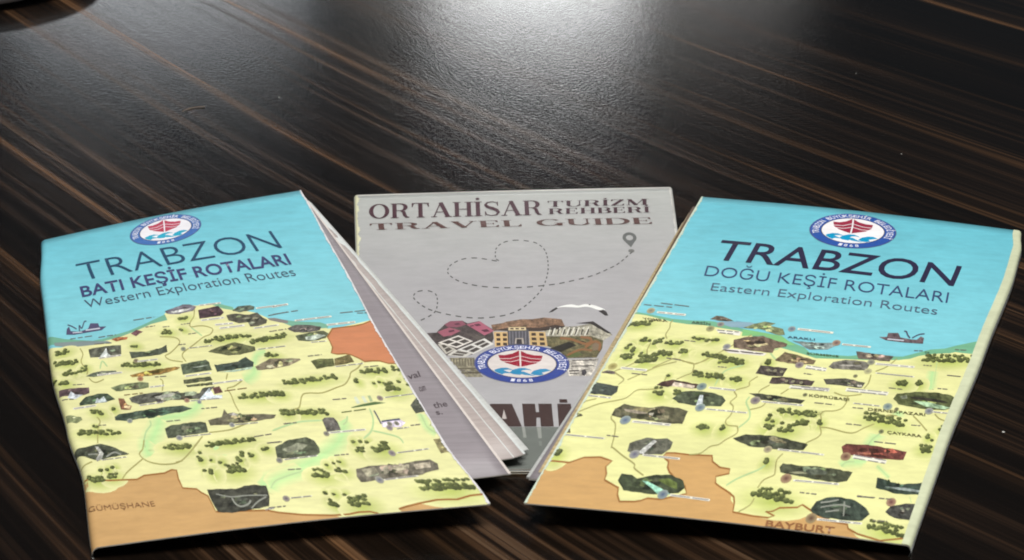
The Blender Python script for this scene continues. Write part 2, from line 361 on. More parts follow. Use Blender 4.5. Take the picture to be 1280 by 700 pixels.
  ('pic',(69,81,69),[(13.9,141.4),(15.3,140.1),(21.2,140.1),(27.8,140.2),(31.7,140.8),(33.7,141.1),(36.1,143.7),(33.1,144.8),(26.5,144.7),(17.3,145.1),(13.9,143.5)],'picture'),
  ('pic',(122,128,93),[(0.5,134.9),(2.5,136.2),(4.6,137.9),(4.8,139.8),(3,141.3),(0.4,139.2)],'picture'),
  ('tree',[(7.9,135.8),(10.6,137.3)],1),
  ('tree',[(13.8,135.9),(13.8,135.9)],0.9),
  ('tree',[(2.3,146.7),(13.8,150.9)],1),
  ('tree',[(6.9,144.5),(8.2,144.9)],0.6),
  ('tree',[(-0.6,108.6),(0.5,111.5)],0.8),
  ('line','road',[(9,139.6),(9.6,142.6),(8.7,145.9),(7,155.2)],0.32),
  ('line','road',[(10.4,114.2),(11.1,116.8),(12.3,117.7),(14.5,116.6)],0.32),
  ('cap','dark',[(5.1,116.7),(8.6,117.6)],0),
  ('cap','brown',[(18.2,129),(24,129.7)],0),
  ('cap','dark',[(8.8,144.8),(11.2,145.4)],0),
  ('cap','dark',[(28.8,120.9),(32.8,121.7)],0),
  ('cap','dark',[(0.7,124.9),(4.6,126.2)],0),
  ('line','river',[(23.3,146.8),(23.1,149.6),(21.1,153.1),(19.5,158.2),(19,162.2)],0.5),
  ('line','wide',[(26.3,146.4),(24.1,152.8),(21.3,158.8),(19.9,162.5)],7),
  ('dot',(120,130,150),[(17.8,145.2)],0.9),
  ('line','road',[(30.2,122.5),(30.7,124.6),(29.5,130.2)],0.32),
  ('pic',(88,90,67),[(36.6,125.6),(44.6,126.1),(44.7,128.7),(36.3,128.1)],'picture'),
  ('pic',(88,90,67),[(36.7,129),(44.8,129.9),(44.2,131.5),(36.9,130.6)],'picture'),
  ('cap','ribbon',[(44.3,130.8),(53.2,131.1)],1.5),
  ('cap','ribbon',[(37.5,123.6),(45.3,124.1)],1.5),
  ('pic',(99,71,67),[(43.8,133.3),(45.9,132.9),(46.2,136.9),(43.7,137.2)],'picture'),
  ('over',(205,215,220),[(39.1,138.6),(42.9,133),(43.3,137.8),(45.8,138.6),(45.3,139.9),(38.6,139.9)]),
  ('dot',(150,85,85),[(35.3,138.5)],0.9),
  ('cap','ribbon',[(36,139.1),(45.5,140.3)],1),
  ('dot',(110,125,160),[(38.6,140.6)],0.7),
  ('line','wide',[(58.4,123.3),(57.2,128.2),(53.7,131.6)],5),
  ('line','wide',[(38.9,140),(36.5,144.2),(32.8,146.5),(26.3,146.4)],5),
  ('line','road',[(49.8,125.9),(48.7,129.3)],0.32),
  ('line','road',[(53.1,131.4),(50.1,134.2),(47.9,134.9),(48.2,138.6),(48.2,144.3),(48.5,149.3)],0.32),
  ('line','road',[(37.8,158.9),(43.3,159.1),(46.9,157.8),(48.7,156.9)],0.32),
  ('line','road',[(35.5,160.6),(32.1,165.6)],0.32),
  ('cap','brown',[(46.5,136.3),(53.9,136.4)],0),
  ('cap','dark',[(38.3,144.7),(43.2,145.2)],0),
  ('cap','dark',[(27.5,149),(31.8,149.5)],0),
  ('cap','dark',[(49,164.8),(54.5,164.4)],0),
  ('cap','dark',[(51.9,169.1),(55.9,169.3)],0),
  ('cap','dark',[(58.9,159.7),(60.2,159.9)],0),
  ('tree',[(49.9,140.6),(62.9,142.1)],1.15),
  ('tree',[(60.1,153.5),(61.7,153.6)],1),
  ('tree',[(35.2,165.6),(48.9,165.7)],1),
  ('tree',[(23.9,163.1),(31.2,165.4)],1.1),
  ('tree',[(64.4,136.1),(69.1,136.4)],0.9),
  ('pic',(97,93,76),[(39,152),(43.1,151.2),(44.7,146.8),(45.1,149.7),(46.8,149.5),(48.4,151.3),(54.7,152.6),(58.2,154),(57.2,155.8),(51.5,156.3),(42.4,155.8),(39,155.1)],'picture'),
  ('over',(150,145,140),[(45.3,150.3),(46.8,149.6),(48,151.4),(46.4,151.4)]),
  ('pic',(79,85,69),[(26.5,152.9),(28.6,151.5),(36.7,152),(38.1,153.1),(37.6,158.8),(26.1,158.7)],'picture'),
  ('dot',(115,120,150),[(29.2,159.5)],1),
  ('cap','ribbon',[(30.2,159.3),(38.2,159.9)],0.9),
  ('dot',(120,120,150),[(44.9,156.5)],0.9),
  ('cap','ribbon',[(45.5,156.7),(52.3,157.2)],0.8),
  ('tree',[(64.4,136.1),(80,136.3)],1),
  ('tree',[(59.7,142),(63.1,142.2)],1),
  ('tree',[(85.3,140),(85.3,140)],0.9),
  ('tree',[(89.7,142.1),(89.7,142.1)],0.7),
  ('tree',[(91.6,141.5),(91.6,141.5)],0.7),
  ('tree',[(92.9,143.1),(92.9,143.1)],0.8),
  ('tree',[(92.5,146.8),(96,146.6)],1.4),
  ('tree',[(59.9,153.1),(72.8,156)],1.1),
  ('cap','dark',[(75.7,149.5),(80,149.7)],0),
  ('cap','green',[(76.1,157.2),(83.9,156.8)],0),
  ('cap','dark',[(59.1,159.7),(63.1,159.9)],0),
  ('cap','dark',[(53.4,169.2),(56.2,169.4)],0),
  ('flat',(205,212,190),[(82.1,149.6),(82.9,149.1),(83.1,153.1),(82,153.4)],5,'tint'),
  ('flat',(205,212,190),[(84.3,149.5),(85.2,149.3),(85.2,153),(84.3,153.2)],5,'tint'),
  ('flat',(160,175,135),[(86.2,149.5),(87,149.4),(86.9,152.7),(86,153.1)],5,'tint'),
  ('flat',(85,108,68),[(79.8,154.9),(83.1,153.9),(87.3,153.2),(90.3,154.5),(85.1,155),(80,155.3)],6,'tint'),
  ('dot',(120,95,110),[(89.3,151.6)],1),
  ('cap','ribbon',[(90.5,151.6),(100.8,151.2)],0.9),
  ('pic',(97,93,88),[(70,160),(71,159),(73.5,159.5),(73.9,161.9),(73.7,166.7),(69.6,166.8)],'picture'),
  ('dot',(100,95,105),[(69.2,167.8)],0.9),
  ('cap','ribbon',[(70,167.5),(80.5,167.8)],1.5),
  ('line','river',[(54.9,162.7),(59.3,160.8),(63.9,159.6),(70,160.3)],0.5),
  ('line','river',[(77.5,159.4),(76.4,162.4),(74.9,164.1)],0.5),
  ('line','river',[(84.8,156.3),(84.1,162.7),(81.9,168.7),(78.6,172.5)],0.5),
  ('line','river',[(82.2,168.8),(85.5,171),(88.4,173.7),(88.8,176.9)],0.5),
  ('line','wide',[(76.7,159.9),(72.4,171.2),(67.9,176.5),(63.1,180.5),(55.8,185),(52,187.8),(47.3,189.7),(46,191.2)],6),
  ('over',(210,200,215),[(85.9,164.4),(91.5,164.3),(92.5,166.3),(90.5,168.5),(85.5,167.5)]),
  ('dot',(90,85,95),[(87.9,166.1)],0.8),
  ('dot',(90,85,95),[(89.9,166.3)],0.8),
  ('dot',(120,100,140),[(87.3,168.2)],1),
  ('line','ink',[(85.6,158.1),(85.7,159.5),(85.6,165.6)],0.4),
  ('line','ink',[(86.1,164.4),(91.5,164.1)],0.4),
  ('cap','ribbon',[(89,169.2),(92.7,168.9)],0.8),
  ('pic',(82,86,69),[(53.7,171.7),(58.2,168.7),(63.3,168.3),(65,170.7),(65.5,174.8),(65.1,177.3),(63.7,178.7),(56,178.3),(53.1,178.1),(53.3,175.1)],'picture'),
  ('over',(130,132,112),[(55.2,173.4),(60.2,171),(62.8,172.5),(60.8,174.6),(56.6,175.4)]),
  ('tree',[(97.3,142.8),(97.3,142.8)],0.8),
  ('tree',[(99.7,141.9),(99.7,141.9)],0.8),
  ('tree',[(99.2,145.9),(101.1,147.1)],1),
  ('tree',[(95,135.9),(95,135.9)],0.9),
  ('pic',(82,85,73),[(96.6,157.4),(99.9,153.1),(100.5,155.6),(100.9,157.7),(101.1,161.3),(96.8,162)],'picture'),
  ('line','river',[(98.1,162.3),(97.9,166.1),(97.8,169.9),(99.3,173.3)],0.5),
  ('line','wide',[(98.1,162.3),(97.9,166.1),(97.8,169.9),(99.3,173.3)],4),
  ('cap','dark',[(93.3,168.1),(96.3,168)],0),
  ('cap','dark',[(99.9,169),(101.2,169)],0),
  ('pic',(129,121,86),[(97.4,176.3),(101.9,175.7),(102.2,177.6),(101.3,183.1),(97.2,183.7)],'picture'),
  ('pic',(74,78,64),[(-0,156.6),(5.8,155.8),(7.7,155.8),(10.4,158.5),(14.1,164.3),(7.9,164.6),(5.3,165.1),(0,159.8)],'picture'),
  ('over',(165,165,158),[(5.9,156.9),(6.8,157.3),(7.4,161.7),(6.3,164.8),(4.9,165.7),(4.8,164.3),(6.3,161.3)]),
  ('line','chalk2',[(7.8,163.9),(10.3,162),(11.9,163.9)],0.4),
  ('line','chalk2',[(3.2,160.9),(6,161.5)],0.3),
  ('tree',[(1.1,174.2),(5.6,176)],1.2),
  ('tree',[(6.7,174.8),(9.1,174.9)],1),
  ('tree',[(4.9,170.6),(4.9,170.6)],0.8),
  ('tree',[(6.8,170.2),(6.8,170.2)],0.8),
  ('tree',[(8.7,169.9),(8.7,169.9)],0.8),
  ('line','road',[(17.3,168),(12.4,173.7),(10.5,177.5)],0.32),
  ('line','road',[(3.6,165.2),(0.1,167.2)],0.32),
  ('line','road',[(19.6,157.5),(18.2,162.6),(16.8,165.2),(18,169.3),(21.1,172.2),(24.8,173.2),(27.5,172.1),(30.7,167.9),(34.4,162.3)],0.32),
  ('line','wide',[(20.5,157.8),(19.1,162.9),(19.6,167.1)],6),
  ('cap','ribbon',[(6.2,165.3),(13.2,165.7)],0.8),
  ('word','GÜMÜŞHANE','sans',(125,88,60),[(0.4,189.3),(0.6,191.9),(17.7,194)]),
  ('pic',(62,62,54),[(31.9,189.1),(35.7,189.8),(39.2,190.7),(41.8,189.6),(44.5,189.7),(47.3,190.9),(46.9,196.7),(45.8,201.1),(40.5,201.9),(36.1,202.3),(32.8,200.9),(32.1,194.8)],'picture'),
  ('line','chalk2',[(37.4,195),(37.8,198.1),(38.9,199.7),(40.8,199.1),(41.9,197.3)],0.4),
  ('line','chalk2',[(33.8,192),(37.3,194.4),(41.4,194.7),(46.5,195.8)],0.25),
  ('line','chalk2',[(41.3,201.2),(43.6,198.3),(46.1,196.5)],0.3),
  ('tree',[(32.3,172.6),(32.3,172.6)],0.9),
  ('tree',[(32.6,169.1),(32.6,169.1)],0.7),
  ('tree',[(34.9,173.6),(34.9,173.6)],0.8),
  ('tree',[(37.7,175),(37.7,175)],0.8),
  ('tree',[(42.7,175.4),(42.7,175.4)],1),
  ('tree',[(44.2,173.2),(44.2,173.2)],0.9),
  ('tree',[(46.3,173.8),(46.3,173.8)],0.9),
  ('tree',[(49.6,171.1),(51.6,171.6)],0.8),
  ('tree',[(38.2,180.7),(43.2,180.5)],1.5),
  ('tree',[(32.5,178.9),(32.5,178.9)],0.8),
  ('tree',[(34.5,180),(34.5,180)],1.3),
  ('line','river',[(58.4,185.6),(53.3,187.5),(50.2,189.1),(48.2,192.3)],0.5),
  ('line','wide',[(58.4,185.6),(53.3,187.5),(50.2,189.1),(48.2,192.3)],5),
  ('line','wide',[(37.1,168.1),(39.2,169),(39,171.5),(37.6,172.7)],3),
  ('cap','dark',[(51.8,169.1),(56.3,169.2)],0),
  ('cap','dark',[(54.5,184.2),(58.3,184.6)],0),
  ('cap','dark',[(45.3,202),(50,202.1)],0),
  ('dot',(105,100,115),[(53.5,178.9)],1),
  ('cap','ribbon',[(54.6,178.9),(64.1,178.8)],0.9),
  ('dot',(110,95,120),[(50.8,198.5)],1),
  ('cap','ribbon',[(51.9,198.5),(57.5,198.6)],0.8),
  ('cap','ribbon',[(44.5,202.7),(46.8,202.5)],0.8),
  ('line','road',[(27.8,172.2),(25.8,172.6)],0.32),
  ('tree',[(75.1,172.7),(75.1,172.7)],0.8),
  ('tree',[(77.1,173.1),(77.1,173.1)],0.8),
  ('tree',[(79.2,173.9),(79.2,173.9)],0.8),
  ('tree',[(75.1,177.1),(77.4,178.4)],1.1),
  ('tree',[(79.6,178.5),(84.3,177.9)],1.4),
  ('tree',[(64.9,183.6),(64.9,183.6)],0.8),
  ('tree',[(67,182.8),(67,182.8)],0.8),
  ('tree',[(69,182.3),(69,182.3)],0.8),
  ('tree',[(60.3,187.8),(64.7,188.7)],1.3),
  ('tree',[(66.7,186.8),(69.2,187.2)],1),
  ('tree',[(61,197.5),(61,197.5)],0.8),
  ('tree',[(63,198),(63,198)],0.8),
  ('tree',[(65.5,198.8),(65.5,198.8)],0.8),
  ('tree',[(60.8,202.4),(62.5,203.7)],1.1),
  ('tree',[(65.6,204.2),(70.5,204)],1.5),
  ('cap','dark',[(68.4,179.6),(72.7,179.7)],0),
  ('dot',(115,100,130),[(84.2,181.4)],1.1),
  ('cap','ribbon',[(85.5,181.5),(94.8,180.9)],0.9),
  ('pic',(104,99,86),[(72.4,187.5),(75.9,186.7),(80.8,187),(82.3,188.2),(85.8,187),(88.9,186.4),(93.1,186.2),(94.3,188.8),(93.5,191.7),(87.2,193.6),(77.8,194),(71.6,194.3),(71.4,191.3)],'picture'),
  ('over',(165,158,135),[(81.7,189),(84.3,188),(86.8,187.8),(86.1,189.8),(82.7,190.7)]),
  ('over',(175,165,145),[(88,188),(92.6,187.6),(91.9,190.2),(87.7,190.6)]),
  ('over',(140,135,115),[(73.6,188.1),(77.5,187.6),(77.7,190.7),(74,191.8)]),
  ('over',(150,145,125),[(79.6,188),(81.2,187.7),(80.1,191.1),(78.7,191.5)]),
  ('dot',(115,115,150),[(76.6,194.1)],1.2),
  ('cap','ribbon',[(77.7,194.4),(87.1,193.9)],1),
  ('tree',[(85,199.4),(98.9,200.9)],1.7),
  ('edge',[(100.3,-1.6),(100.8,38.6),(101.2,87.9),(101.1,131),(101.4,179.2),(99.7,210)]),
  ('word','TRABZON','thin',(40,72,100),[(12.4,27.7),(13.6,42.7),(83.2,45.1)]),
  ('word','BATI KEŞİF ROTALARI','bold',(62,66,108),[(12.6,47.2),(12.9,55.5),(83.6,58.3)]),
  ('word','Western Exploration Routes','sans',(70,84,104),[(13.2,58.2),(13.6,64.7),(83.3,67.4)]),
  ('logo',(45.4,13.8),(13.2,0.6),(1,-12.2)),
 ],
 'east': [
  ('flat',(218,217,154),[(-8.1,95.5),(-0.1,97.4),(3.9,97.9),(12.6,101.1),(16.7,101.6),(21.2,101.3),(31.5,103),(34.5,104.3),(40.3,109.5),(45.5,111.5),(52.4,114.1),(56.1,115.8),(64.7,113.9),(69,113.2),(78.1,110.4),(83.8,106.9),(90.1,102.5),(92.3,100.2),(94.2,100.3),(98,99.9),(105.5,89.1),(123.6,217.6),(0.6,221.7),(-11.3,184)],1,'land'),
  ('flat',(112,168,135),[(-2.4,94.5),(-0.4,95.9),(5.4,97.2),(11.7,98.8),(17.4,98.8),(22.5,98.1),(26.4,98.7),(32.3,101.4),(43.9,103.6),(46.5,106.5),(51.6,109.6),(53.9,112.8),(61.8,112.2),(64.3,111.9),(67,110.5),(75.8,108.7),(78.9,107.8),(82.1,104.3),(85.4,100.8),(89.2,98.8),(91.9,95.8),(97.7,90.4),(102.4,83),(100.6,93.9),(98,99.9),(94.2,100.3),(92.3,100.2),(90.1,102.5),(83.8,106.9),(78.1,110.4),(69,113.2),(64.7,113.9),(56.1,115.8),(52.4,114.1),(45.5,111.5),(40.3,109.5),(34.5,104.3),(31.5,103),(21.2,101.3),(16.7,101.6),(12.6,101.1),(3.9,97.9),(-0.1,97.4)],2,'coast'),
  ('flat',(194,154,100),[(-2.4,188.3),(-0.6,188.3),(5.6,188.5),(7.3,186.8),(8.7,185.3),(12.8,184.4),(14.9,185.3),(16.4,185.9),(15.6,189.1),(16.8,192.8),(17.1,195.7),(21.7,199),(22.4,202.4),(23.8,205.5),(27.5,204.9),(29.1,204.1),(30.3,202.7),(33.8,202.7),(36.9,200.6),(39.6,198.7),(38.3,195.2),(34.5,191.4),(32.5,188.8),(31.5,186.6),(31,183.6),(28.9,181.3),(29.3,179.3),(31.4,178.9),(35.4,179.1),(41.4,178.4),(42.2,181.4),(44.8,184),(47.5,184.3),(47.9,186.6),(44.9,188.8),(45.6,192.2),(47.2,193.7),(50.1,196),(51.8,197.9),(52.6,200.7),(53.3,205.1),(58.4,205.9),(62.6,205.9),(63.9,204.7),(61.3,203),(63,202.6),(64.3,200.6),(68.7,199.3),(69.6,197.7),(72.5,200.1),(78.6,203.9),(82.6,204.3),(83.2,206.2),(86,208.1),(92,209.8),(97.6,207.2),(103.1,214.3),(0.6,221.7),(-10.1,188)],3,'tan_region'),
  ('line','border',[(-2.4,188.3),(-0.6,188.3),(5.6,188.5),(7.3,186.8),(8.7,185.3),(12.8,184.4),(14.9,185.3),(16.4,185.9),(15.6,189.1),(16.8,192.8),(17.1,195.7),(21.7,199),(22.4,202.4),(23.8,205.5),(27.5,204.9),(29.1,204.1),(30.3,202.7),(33.8,202.7),(36.9,200.6),(39.6,198.7),(38.3,195.2),(34.5,191.4),(32.5,188.8),(31.5,186.6),(31,183.6),(28.9,181.3),(29.3,179.3),(31.4,178.9),(35.4,179.1),(41.4,178.4),(42.2,181.4),(44.8,184),(47.5,184.3),(47.9,186.6),(44.9,188.8),(45.6,192.2),(47.2,193.7),(50.1,196),(51.8,197.9),(52.6,200.7),(53.3,205.1),(58.4,205.9),(62.6,205.9),(63.9,204.7),(61.3,203),(63,202.6),(64.3,200.6),(68.7,199.3),(69.6,197.7),(72.5,200.1),(78.6,203.9),(82.6,204.3),(83.2,206.2),(86,208.1),(92,209.8),(97.6,207.2)],0.4),
  ('cap','dark',[(1,90.6),(10,91)],0),
  ('cap','dark',[(5.5,88.6),(14.7,89.4)],0),
  ('cap','ribbon',[(6.3,95.2),(14.7,95.5)],2),
  ('dot',(150,140,125),[(4.3,94.5)],1.3),
  ('word','YOMRA','ink',(80,75,50),[(3,99.9),(3.9,101.7),(10.9,101.6)]),
  ('word','ARSİN','ink',(70,75,60),[(17.2,99.5),(17.6,101.2),(23.1,101.3)]),
  ('tree',[(-0,105.2),(6.5,102.7)],1),
  ('tree',[(5.8,114.4),(8.6,113.8)],0.9),
  ('tree',[(9.9,115.5),(12,113.5)],1.1),
  ('tree',[(13.2,114.5),(17.8,114.7)],1),
  ('tree',[(3.8,117.1),(3.8,117.1)],0.7),
  ('tree',[(3.4,119.9),(3.4,119.9)],0.9),
  ('tree',[(5.7,121.2),(5.7,121.2)],0.9),
  ('tree',[(8,122.1),(8,122.1)],0.8),
  ('tree',[(4.4,126.9),(6.2,125.4)],0.9),
  ('tree',[(8,128.1),(13.1,126.4)],1.4),
  ('tree',[(12,123.2),(12,123.2)],0.9),
  ('tree',[(13.9,120.9),(13.9,120.9)],1),
  ('tree',[(15.9,121.7),(15.9,121.7)],0.9),
  ('tree',[(18.5,119.6),(20.4,119.2)],0.9),
  ('tree',[(24.7,119.8),(37.1,123.2)],1.15),
  ('tree',[(19.9,110.1),(23.2,110.1)],0.7),
  ('tree',[(23.6,110.8),(27.6,109.5)],0.8),
  ('pic',(99,91,79),[(22,97),(23.3,94.1),(25.3,94.2),(28.8,96.7),(25.7,97.4)],'picture'),
  ('flat',(135,165,180),[(24,98.6),(27,97.3),(33.4,96.5),(37.6,97.9),(34.7,99.8),(29.1,101.1)],4,'tint'),
  ('dot',(110,100,130),[(25.7,99.9)],1.1),
  ('dot',(140,135,90),[(23.5,103.4)],1.3),
  ('flat',(225,222,210),[(25,103.4),(32.3,103.4),(32.5,106.3),(26.5,105.8)],7,'tint'),
  ('cap','dark',[(25.4,104),(32,104)],0),
  ('cap','dark',[(26.4,105.5),(30.7,105.7)],0),
  ('line','road',[(11.9,99.6),(11.7,102.1),(12.2,105.2),(12.1,109.6),(13.1,112.5)],0.32),
  ('line','road',[(9.3,116),(9.4,120.6),(10.1,123.5)],0.32),
  ('line','road',[(35.7,104.8),(29.1,119.3),(27,123.2),(25.5,126.1),(23.9,127.2),(18.5,124.9),(16.6,126.8),(13.6,131.8)],0.32),
  ('cap','dark',[(18,112.7),(21.5,112.9)],0),
  ('cap','dark',[(15.7,124.9),(20.3,125.7)],0),
  ('pic',(108,93,79),[(31.5,109.4),(34.2,106.8),(39,104.9),(42.3,106.8),(46.6,108.5),(46.6,110.5),(43.8,112.4),(43.8,115.5),(38.3,115.3),(32.6,114.6)],'picture'),
  ('cap','dark',[(29.5,116.5),(42.1,116.7)],0),
  ('flat',(228,222,212),[(29.3,115.8),(35.4,115.2),(42.4,116.2),(41.8,117.9),(32.1,118.2)],7,'tint'),
  ('cap','dark',[(30.2,117),(41.3,117)],0),
  ('dot',(115,115,155),[(30.6,114.3)],1.2),
  ('pic',(114,121,88),[(34.9,97.3),(37.4,95.1),(40.7,95.5),(39.5,97.6),(43.4,98.9),(44.7,102.6),(43.3,103.4),(40.4,102.1),(36.8,100.5),(32.3,100.8)],'picture'),
  ('flat',(112,165,188),[(29.4,96.2),(34.5,97.4),(32.4,101.2),(29.9,100.5)],3,'tint'),
  ('flat',(128,185,122),[(32.5,101.6),(44,103.6),(46.5,106.6),(48.9,108.7),(46.7,109.3),(42.3,106.8),(38.9,104.5),(33.1,106.3)],4,'tint'),
  ('dot',(95,120,175),[(45.8,98.3)],1.2),
  ('cap','ribbon',[(47.4,97.9),(57.5,97.9)],2),
  ('word','ARAKLI','ink',(60,75,95),[(45.5,103.4),(45.8,104.8),(53.6,104.6)]),
  ('pic',(122,134,131),[(47.3,105.9),(51.6,106),(58.1,104.6),(60.4,105.1),(58,109.4),(53.2,110.7),(49.9,107.6)],'picture'),
  ('dot',(125,75,90),[(59.6,104.3)],1.3),
  ('cap','ribbon',[(61.3,104.8),(69.3,104.4)],1.6),
  ('word','SÜRMENE','ink',(70,85,60),[(52.9,112.9),(53.2,114.1),(62.1,113.7)]),
  ('pic',(108,95,73),[(45.4,119.7),(47,113.9),(56.4,117.2),(56.3,119.9),(51.8,121.1),(45.8,120.3)],'picture'),
  ('dot',(105,80,120),[(52.6,121.3)],1.3),
  ('cap','ribbon',[(54.5,122),(60.4,122.4)],3.2),
  ('tree',[(43.8,121.2),(43.8,121.2)],1),
  ('tree',[(35.3,123.6),(37.1,122.8)],1),
  ('pic',(110,107,98),[(60.5,120.3),(61.2,117),(64.2,114.6),(69.2,114.1),(70.7,115),(71.1,116.4),(71,119.9),(66,120.6),(62,121.3)],'picture'),
  ('over',(165,160,150),[(62.4,118.2),(68.5,116.8),(69.3,117.7),(63.2,119.1)]),
  ('line','river',[(45.7,119.6),(43.1,114.9),(45,112.1)],0.5),
  ('cap','dark',[(54.8,126.3),(57.4,126.4)],0),
  ('over',(98,84,88),[(70.3,96.9),(72.4,96.2),(72.3,93.4),(75,92.5),(76.1,95.4),(78.8,95.8),(80.7,95.6),(81.5,92.9),(82.5,93.8),(82.8,97.7),(77.9,98.5),(72.5,98.5)]),
  ('line','ink',[(76.4,90.7),(77.1,91),(77.7,92.9),(78.7,95)],0.4),
  ('line','ink',[(79.3,94.8),(80.7,91.9),(82.2,90.8)],0.4),
  ('line','chalk',[(72.8,97.6),(77.4,97.2)],0.35),
  ('pic',(99,90,81),[(65.9,108.3),(76.5,108.5),(75.9,112.2),(67.4,112.9)],'picture'),
  ('tree',[(84.6,107.5),(97.7,103.9)],1.3),
  ('dot',(115,115,120),[(71.2,114.2)],1.2),
  ('cap','ribbon',[(72.5,114.8),(83.2,113.8)],2),
  ('cap','ribbon',[(73.7,120.6),(84.2,120)],1),
  ('cap','dark',[(81.1,103.1),(83.7,102.4)],0),
  ('word','OF','ink',(60,75,60),[(84.1,102.8),(84.3,103.8),(85.7,103.7)]),
  ('cap','dark',[(85.2,111.8),(87.8,111.5)],0),
  ('cap','dark',[(92.5,116.2),(96.5,115.8)],0),
  ('cap','dark',[(91.8,98.8),(95.5,98.1)],0),
  ('line','wide',[(88.3,108.6),(89.9,122.7)],4),
  ('line','river',[(88.5,108.2),(90.2,122.6)],0.5),
  ('line','road',[(77.6,109.7),(75.9,115.7),(73.5,119.5)],0.32),
  ('line','road',[(72.8,122.7),(73.1,127.9)],0.32),
  ('tree',[(80.1,124.3),(83.3,124.4)],1.2),
  ('tree',[(86.2,123.4),(86.2,123.4)],1.1),
  ('dot',(190,185,140),[(71.5,120.1)],1.2),
  ('tree',[(3,125.7),(6.3,125.8)],1.1),
  ('tree',[(7.8,128.1),(13.3,126.3)],1.5),
  ('tree',[(12.1,122.8),(16,121.6)],1),
  ('dot',(185,165,80),[(2.6,133)],1.4),
  ('cap','ribbon',[(5,133.5),(12.5,133.7)],2),
  ('pic',(112,102,97),[(0.5,136.9),(1.9,135.5),(3.9,135.9),(4.4,137.6),(0.8,137.5)],'picture'),
  ('cap','dark',[(8.6,136.3),(13.5,136.5)],0),
  ('cap','dark',[(15.9,125.1),(20.2,125.5)],0),
  ('line','road',[(8.1,129.2),(6.1,132.9),(4.4,135),(4.1,136.5),(7.2,139.6),(7.6,141.3),(6.9,143.6)],0.32),
  ('line','road',[(19.2,126.7),(15.5,130),(12.8,133.8),(8.7,140.4)],0.32),
  ('line','road',[(20.7,126),(23.4,126.6),(24.3,127.5),(24.8,130.4),(24.9,132.9),(23.7,134.6),(21.8,137.5)],0.32),
  ('line','road',[(24.2,127.2),(26.5,124.8),(28.2,120.6)],0.32),
  ('line','road',[(0.6,160.9),(4.6,155.8),(9.5,152.5),(11.3,150.5),(12.7,146.1),(15.3,145.1),(18.6,143.9),(18.7,141.7)],0.32),
  ('line','road',[(-0.1,158.3),(0.6,155.1),(3.2,152.9)],0.32),
  ('line','road',[(18.8,139.6),(18.7,135.3)],0.32),
  ('pic',(67,73,67),[(-0.2,150.1),(-0.3,143.3),(7.2,144.6),(7.7,148),(6.8,150.6)],'picture'),
  ('cap','ribbon',[(-0,151.5),(7.1,151.9)],1.3),
  ('pic',(95,91,69),[(-0.6,161.1),(1.6,162.3),(2.2,163.2),(0.3,164.6)],'picture'),
  ('pic',(78,59,52),[(17.3,142),(18.2,139.8),(20.9,137.9),(28.7,139.4),(28.3,142),(24.5,142),(21.8,141.5),(20.5,142.7)],'picture'),
  ('over',(205,190,172),[(21.4,141.9),(21.6,139.2),(27.7,140.5),(27.8,142.4)]),
  ('tree',[(17.4,145.9),(20.2,146.5)],1.3),
  ('tree',[(22.9,145.2),(24.2,145.5)],1.1),
  ('tree',[(18.7,135.3),(18.7,135.3)],0.6),
  ('pic',(76,83,64),[(23.4,149.2),(24.8,144.8),(27.8,143.6),(33,143.6),(36.4,144.9),(37.9,147.5),(37.4,151),(33.4,151.8),(29.9,152.1),(25.7,151.4)],'picture'),
  ('over',(205,212,215),[(30.3,145.7),(31.2,145.5),(32.4,151.6),(30.7,151.9)]),
  ('dot',(80,115,145),[(29.6,140.6)],1.5),
  ('dot',(90,120,165),[(32.1,152.9)],1.5),
  ('pic',(88,86,66),[(9.7,161.6),(9.7,157.9),(11.4,154.6),(16,155.5),(18.6,155.7),(22,154),(26.5,154.2),(29.4,155.6),(29.6,163),(25.1,163.8),(19,162.3),(12.8,162.7)],'picture'),
  ('over',(140,130,115),[(12.1,157.5),(15.3,157.6),(19.4,158.9),(17.1,159.6),(12.8,158.7)]),
  ('over',(125,120,95),[(21.6,159.8),(25.2,159.1),(25.2,161.8),(22.7,161.6)]),
  ('over',(160,155,140),[(19.4,158.6),(20.6,158.3),(20.7,160),(19.7,159.8)]),
  ('dot',(85,115,175),[(14.1,163.7)],1.6),
  ('cap','ribbon',[(16.1,164.1),(26.7,164.2)],2),
  ('line','road',[(9.8,161.9),(10.3,163.8),(12,166.2),(13.4,172.4),(14.3,178.6),(14.9,179.1),(18.5,182.8),(22.5,186.4),(23.2,188.7),(26.4,191.8)],0.32),
  ('tree',[(25.1,133.2),(34.6,133.4)],1.2),
  ('tree',[(36,133.8),(39.2,133.9)],1.1),
  ('tree',[(30.5,123.8),(37.1,122.8)],1.1),
  ('tree',[(43.8,121.2),(43.8,121.2)],1.1),
  ('cap','dark',[(31,127.6),(33.6,127.6)],0),
  ('cap','ribbon',[(31.6,140.8),(39.1,140.9)],1.6),
  ('cap','ribbon',[(33.6,153.4),(45.2,153.3)],1.3),
  ('line','road',[(43.1,131.1),(41.7,134.8),(42,137.6),(39.4,140.3),(39,141.8),(40.2,144.4),(39.3,148.1),(40.7,150.5),(41.1,155.2),(40.5,158.7),(41.5,161.2),(44.2,161.2)],0.32),
  ('line','road',[(45.4,151.2),(48,148.9),(48.7,146.3)],0.32),
  ('line','road',[(44.2,161.2),(45,165),(42.9,169.3),(41.7,172.2),(39.9,173.5),(38.9,175.9),(37.9,178),(35.4,179.1)],0.32),
  ('line','road',[(47.4,135.6),(45.8,138.8),(45.5,140.7)],0.32),
  ('line','road',[(52.9,136.7),(51.5,140.3)],0.32),
  ('line','river',[(37.8,124.9),(33.5,130),(32.9,139.6)],0.5),
  ('line','river',[(43.7,143.6),(43.5,147.1),(45.6,152.2),(46.3,156.8),(44.5,162.5)],0.5),
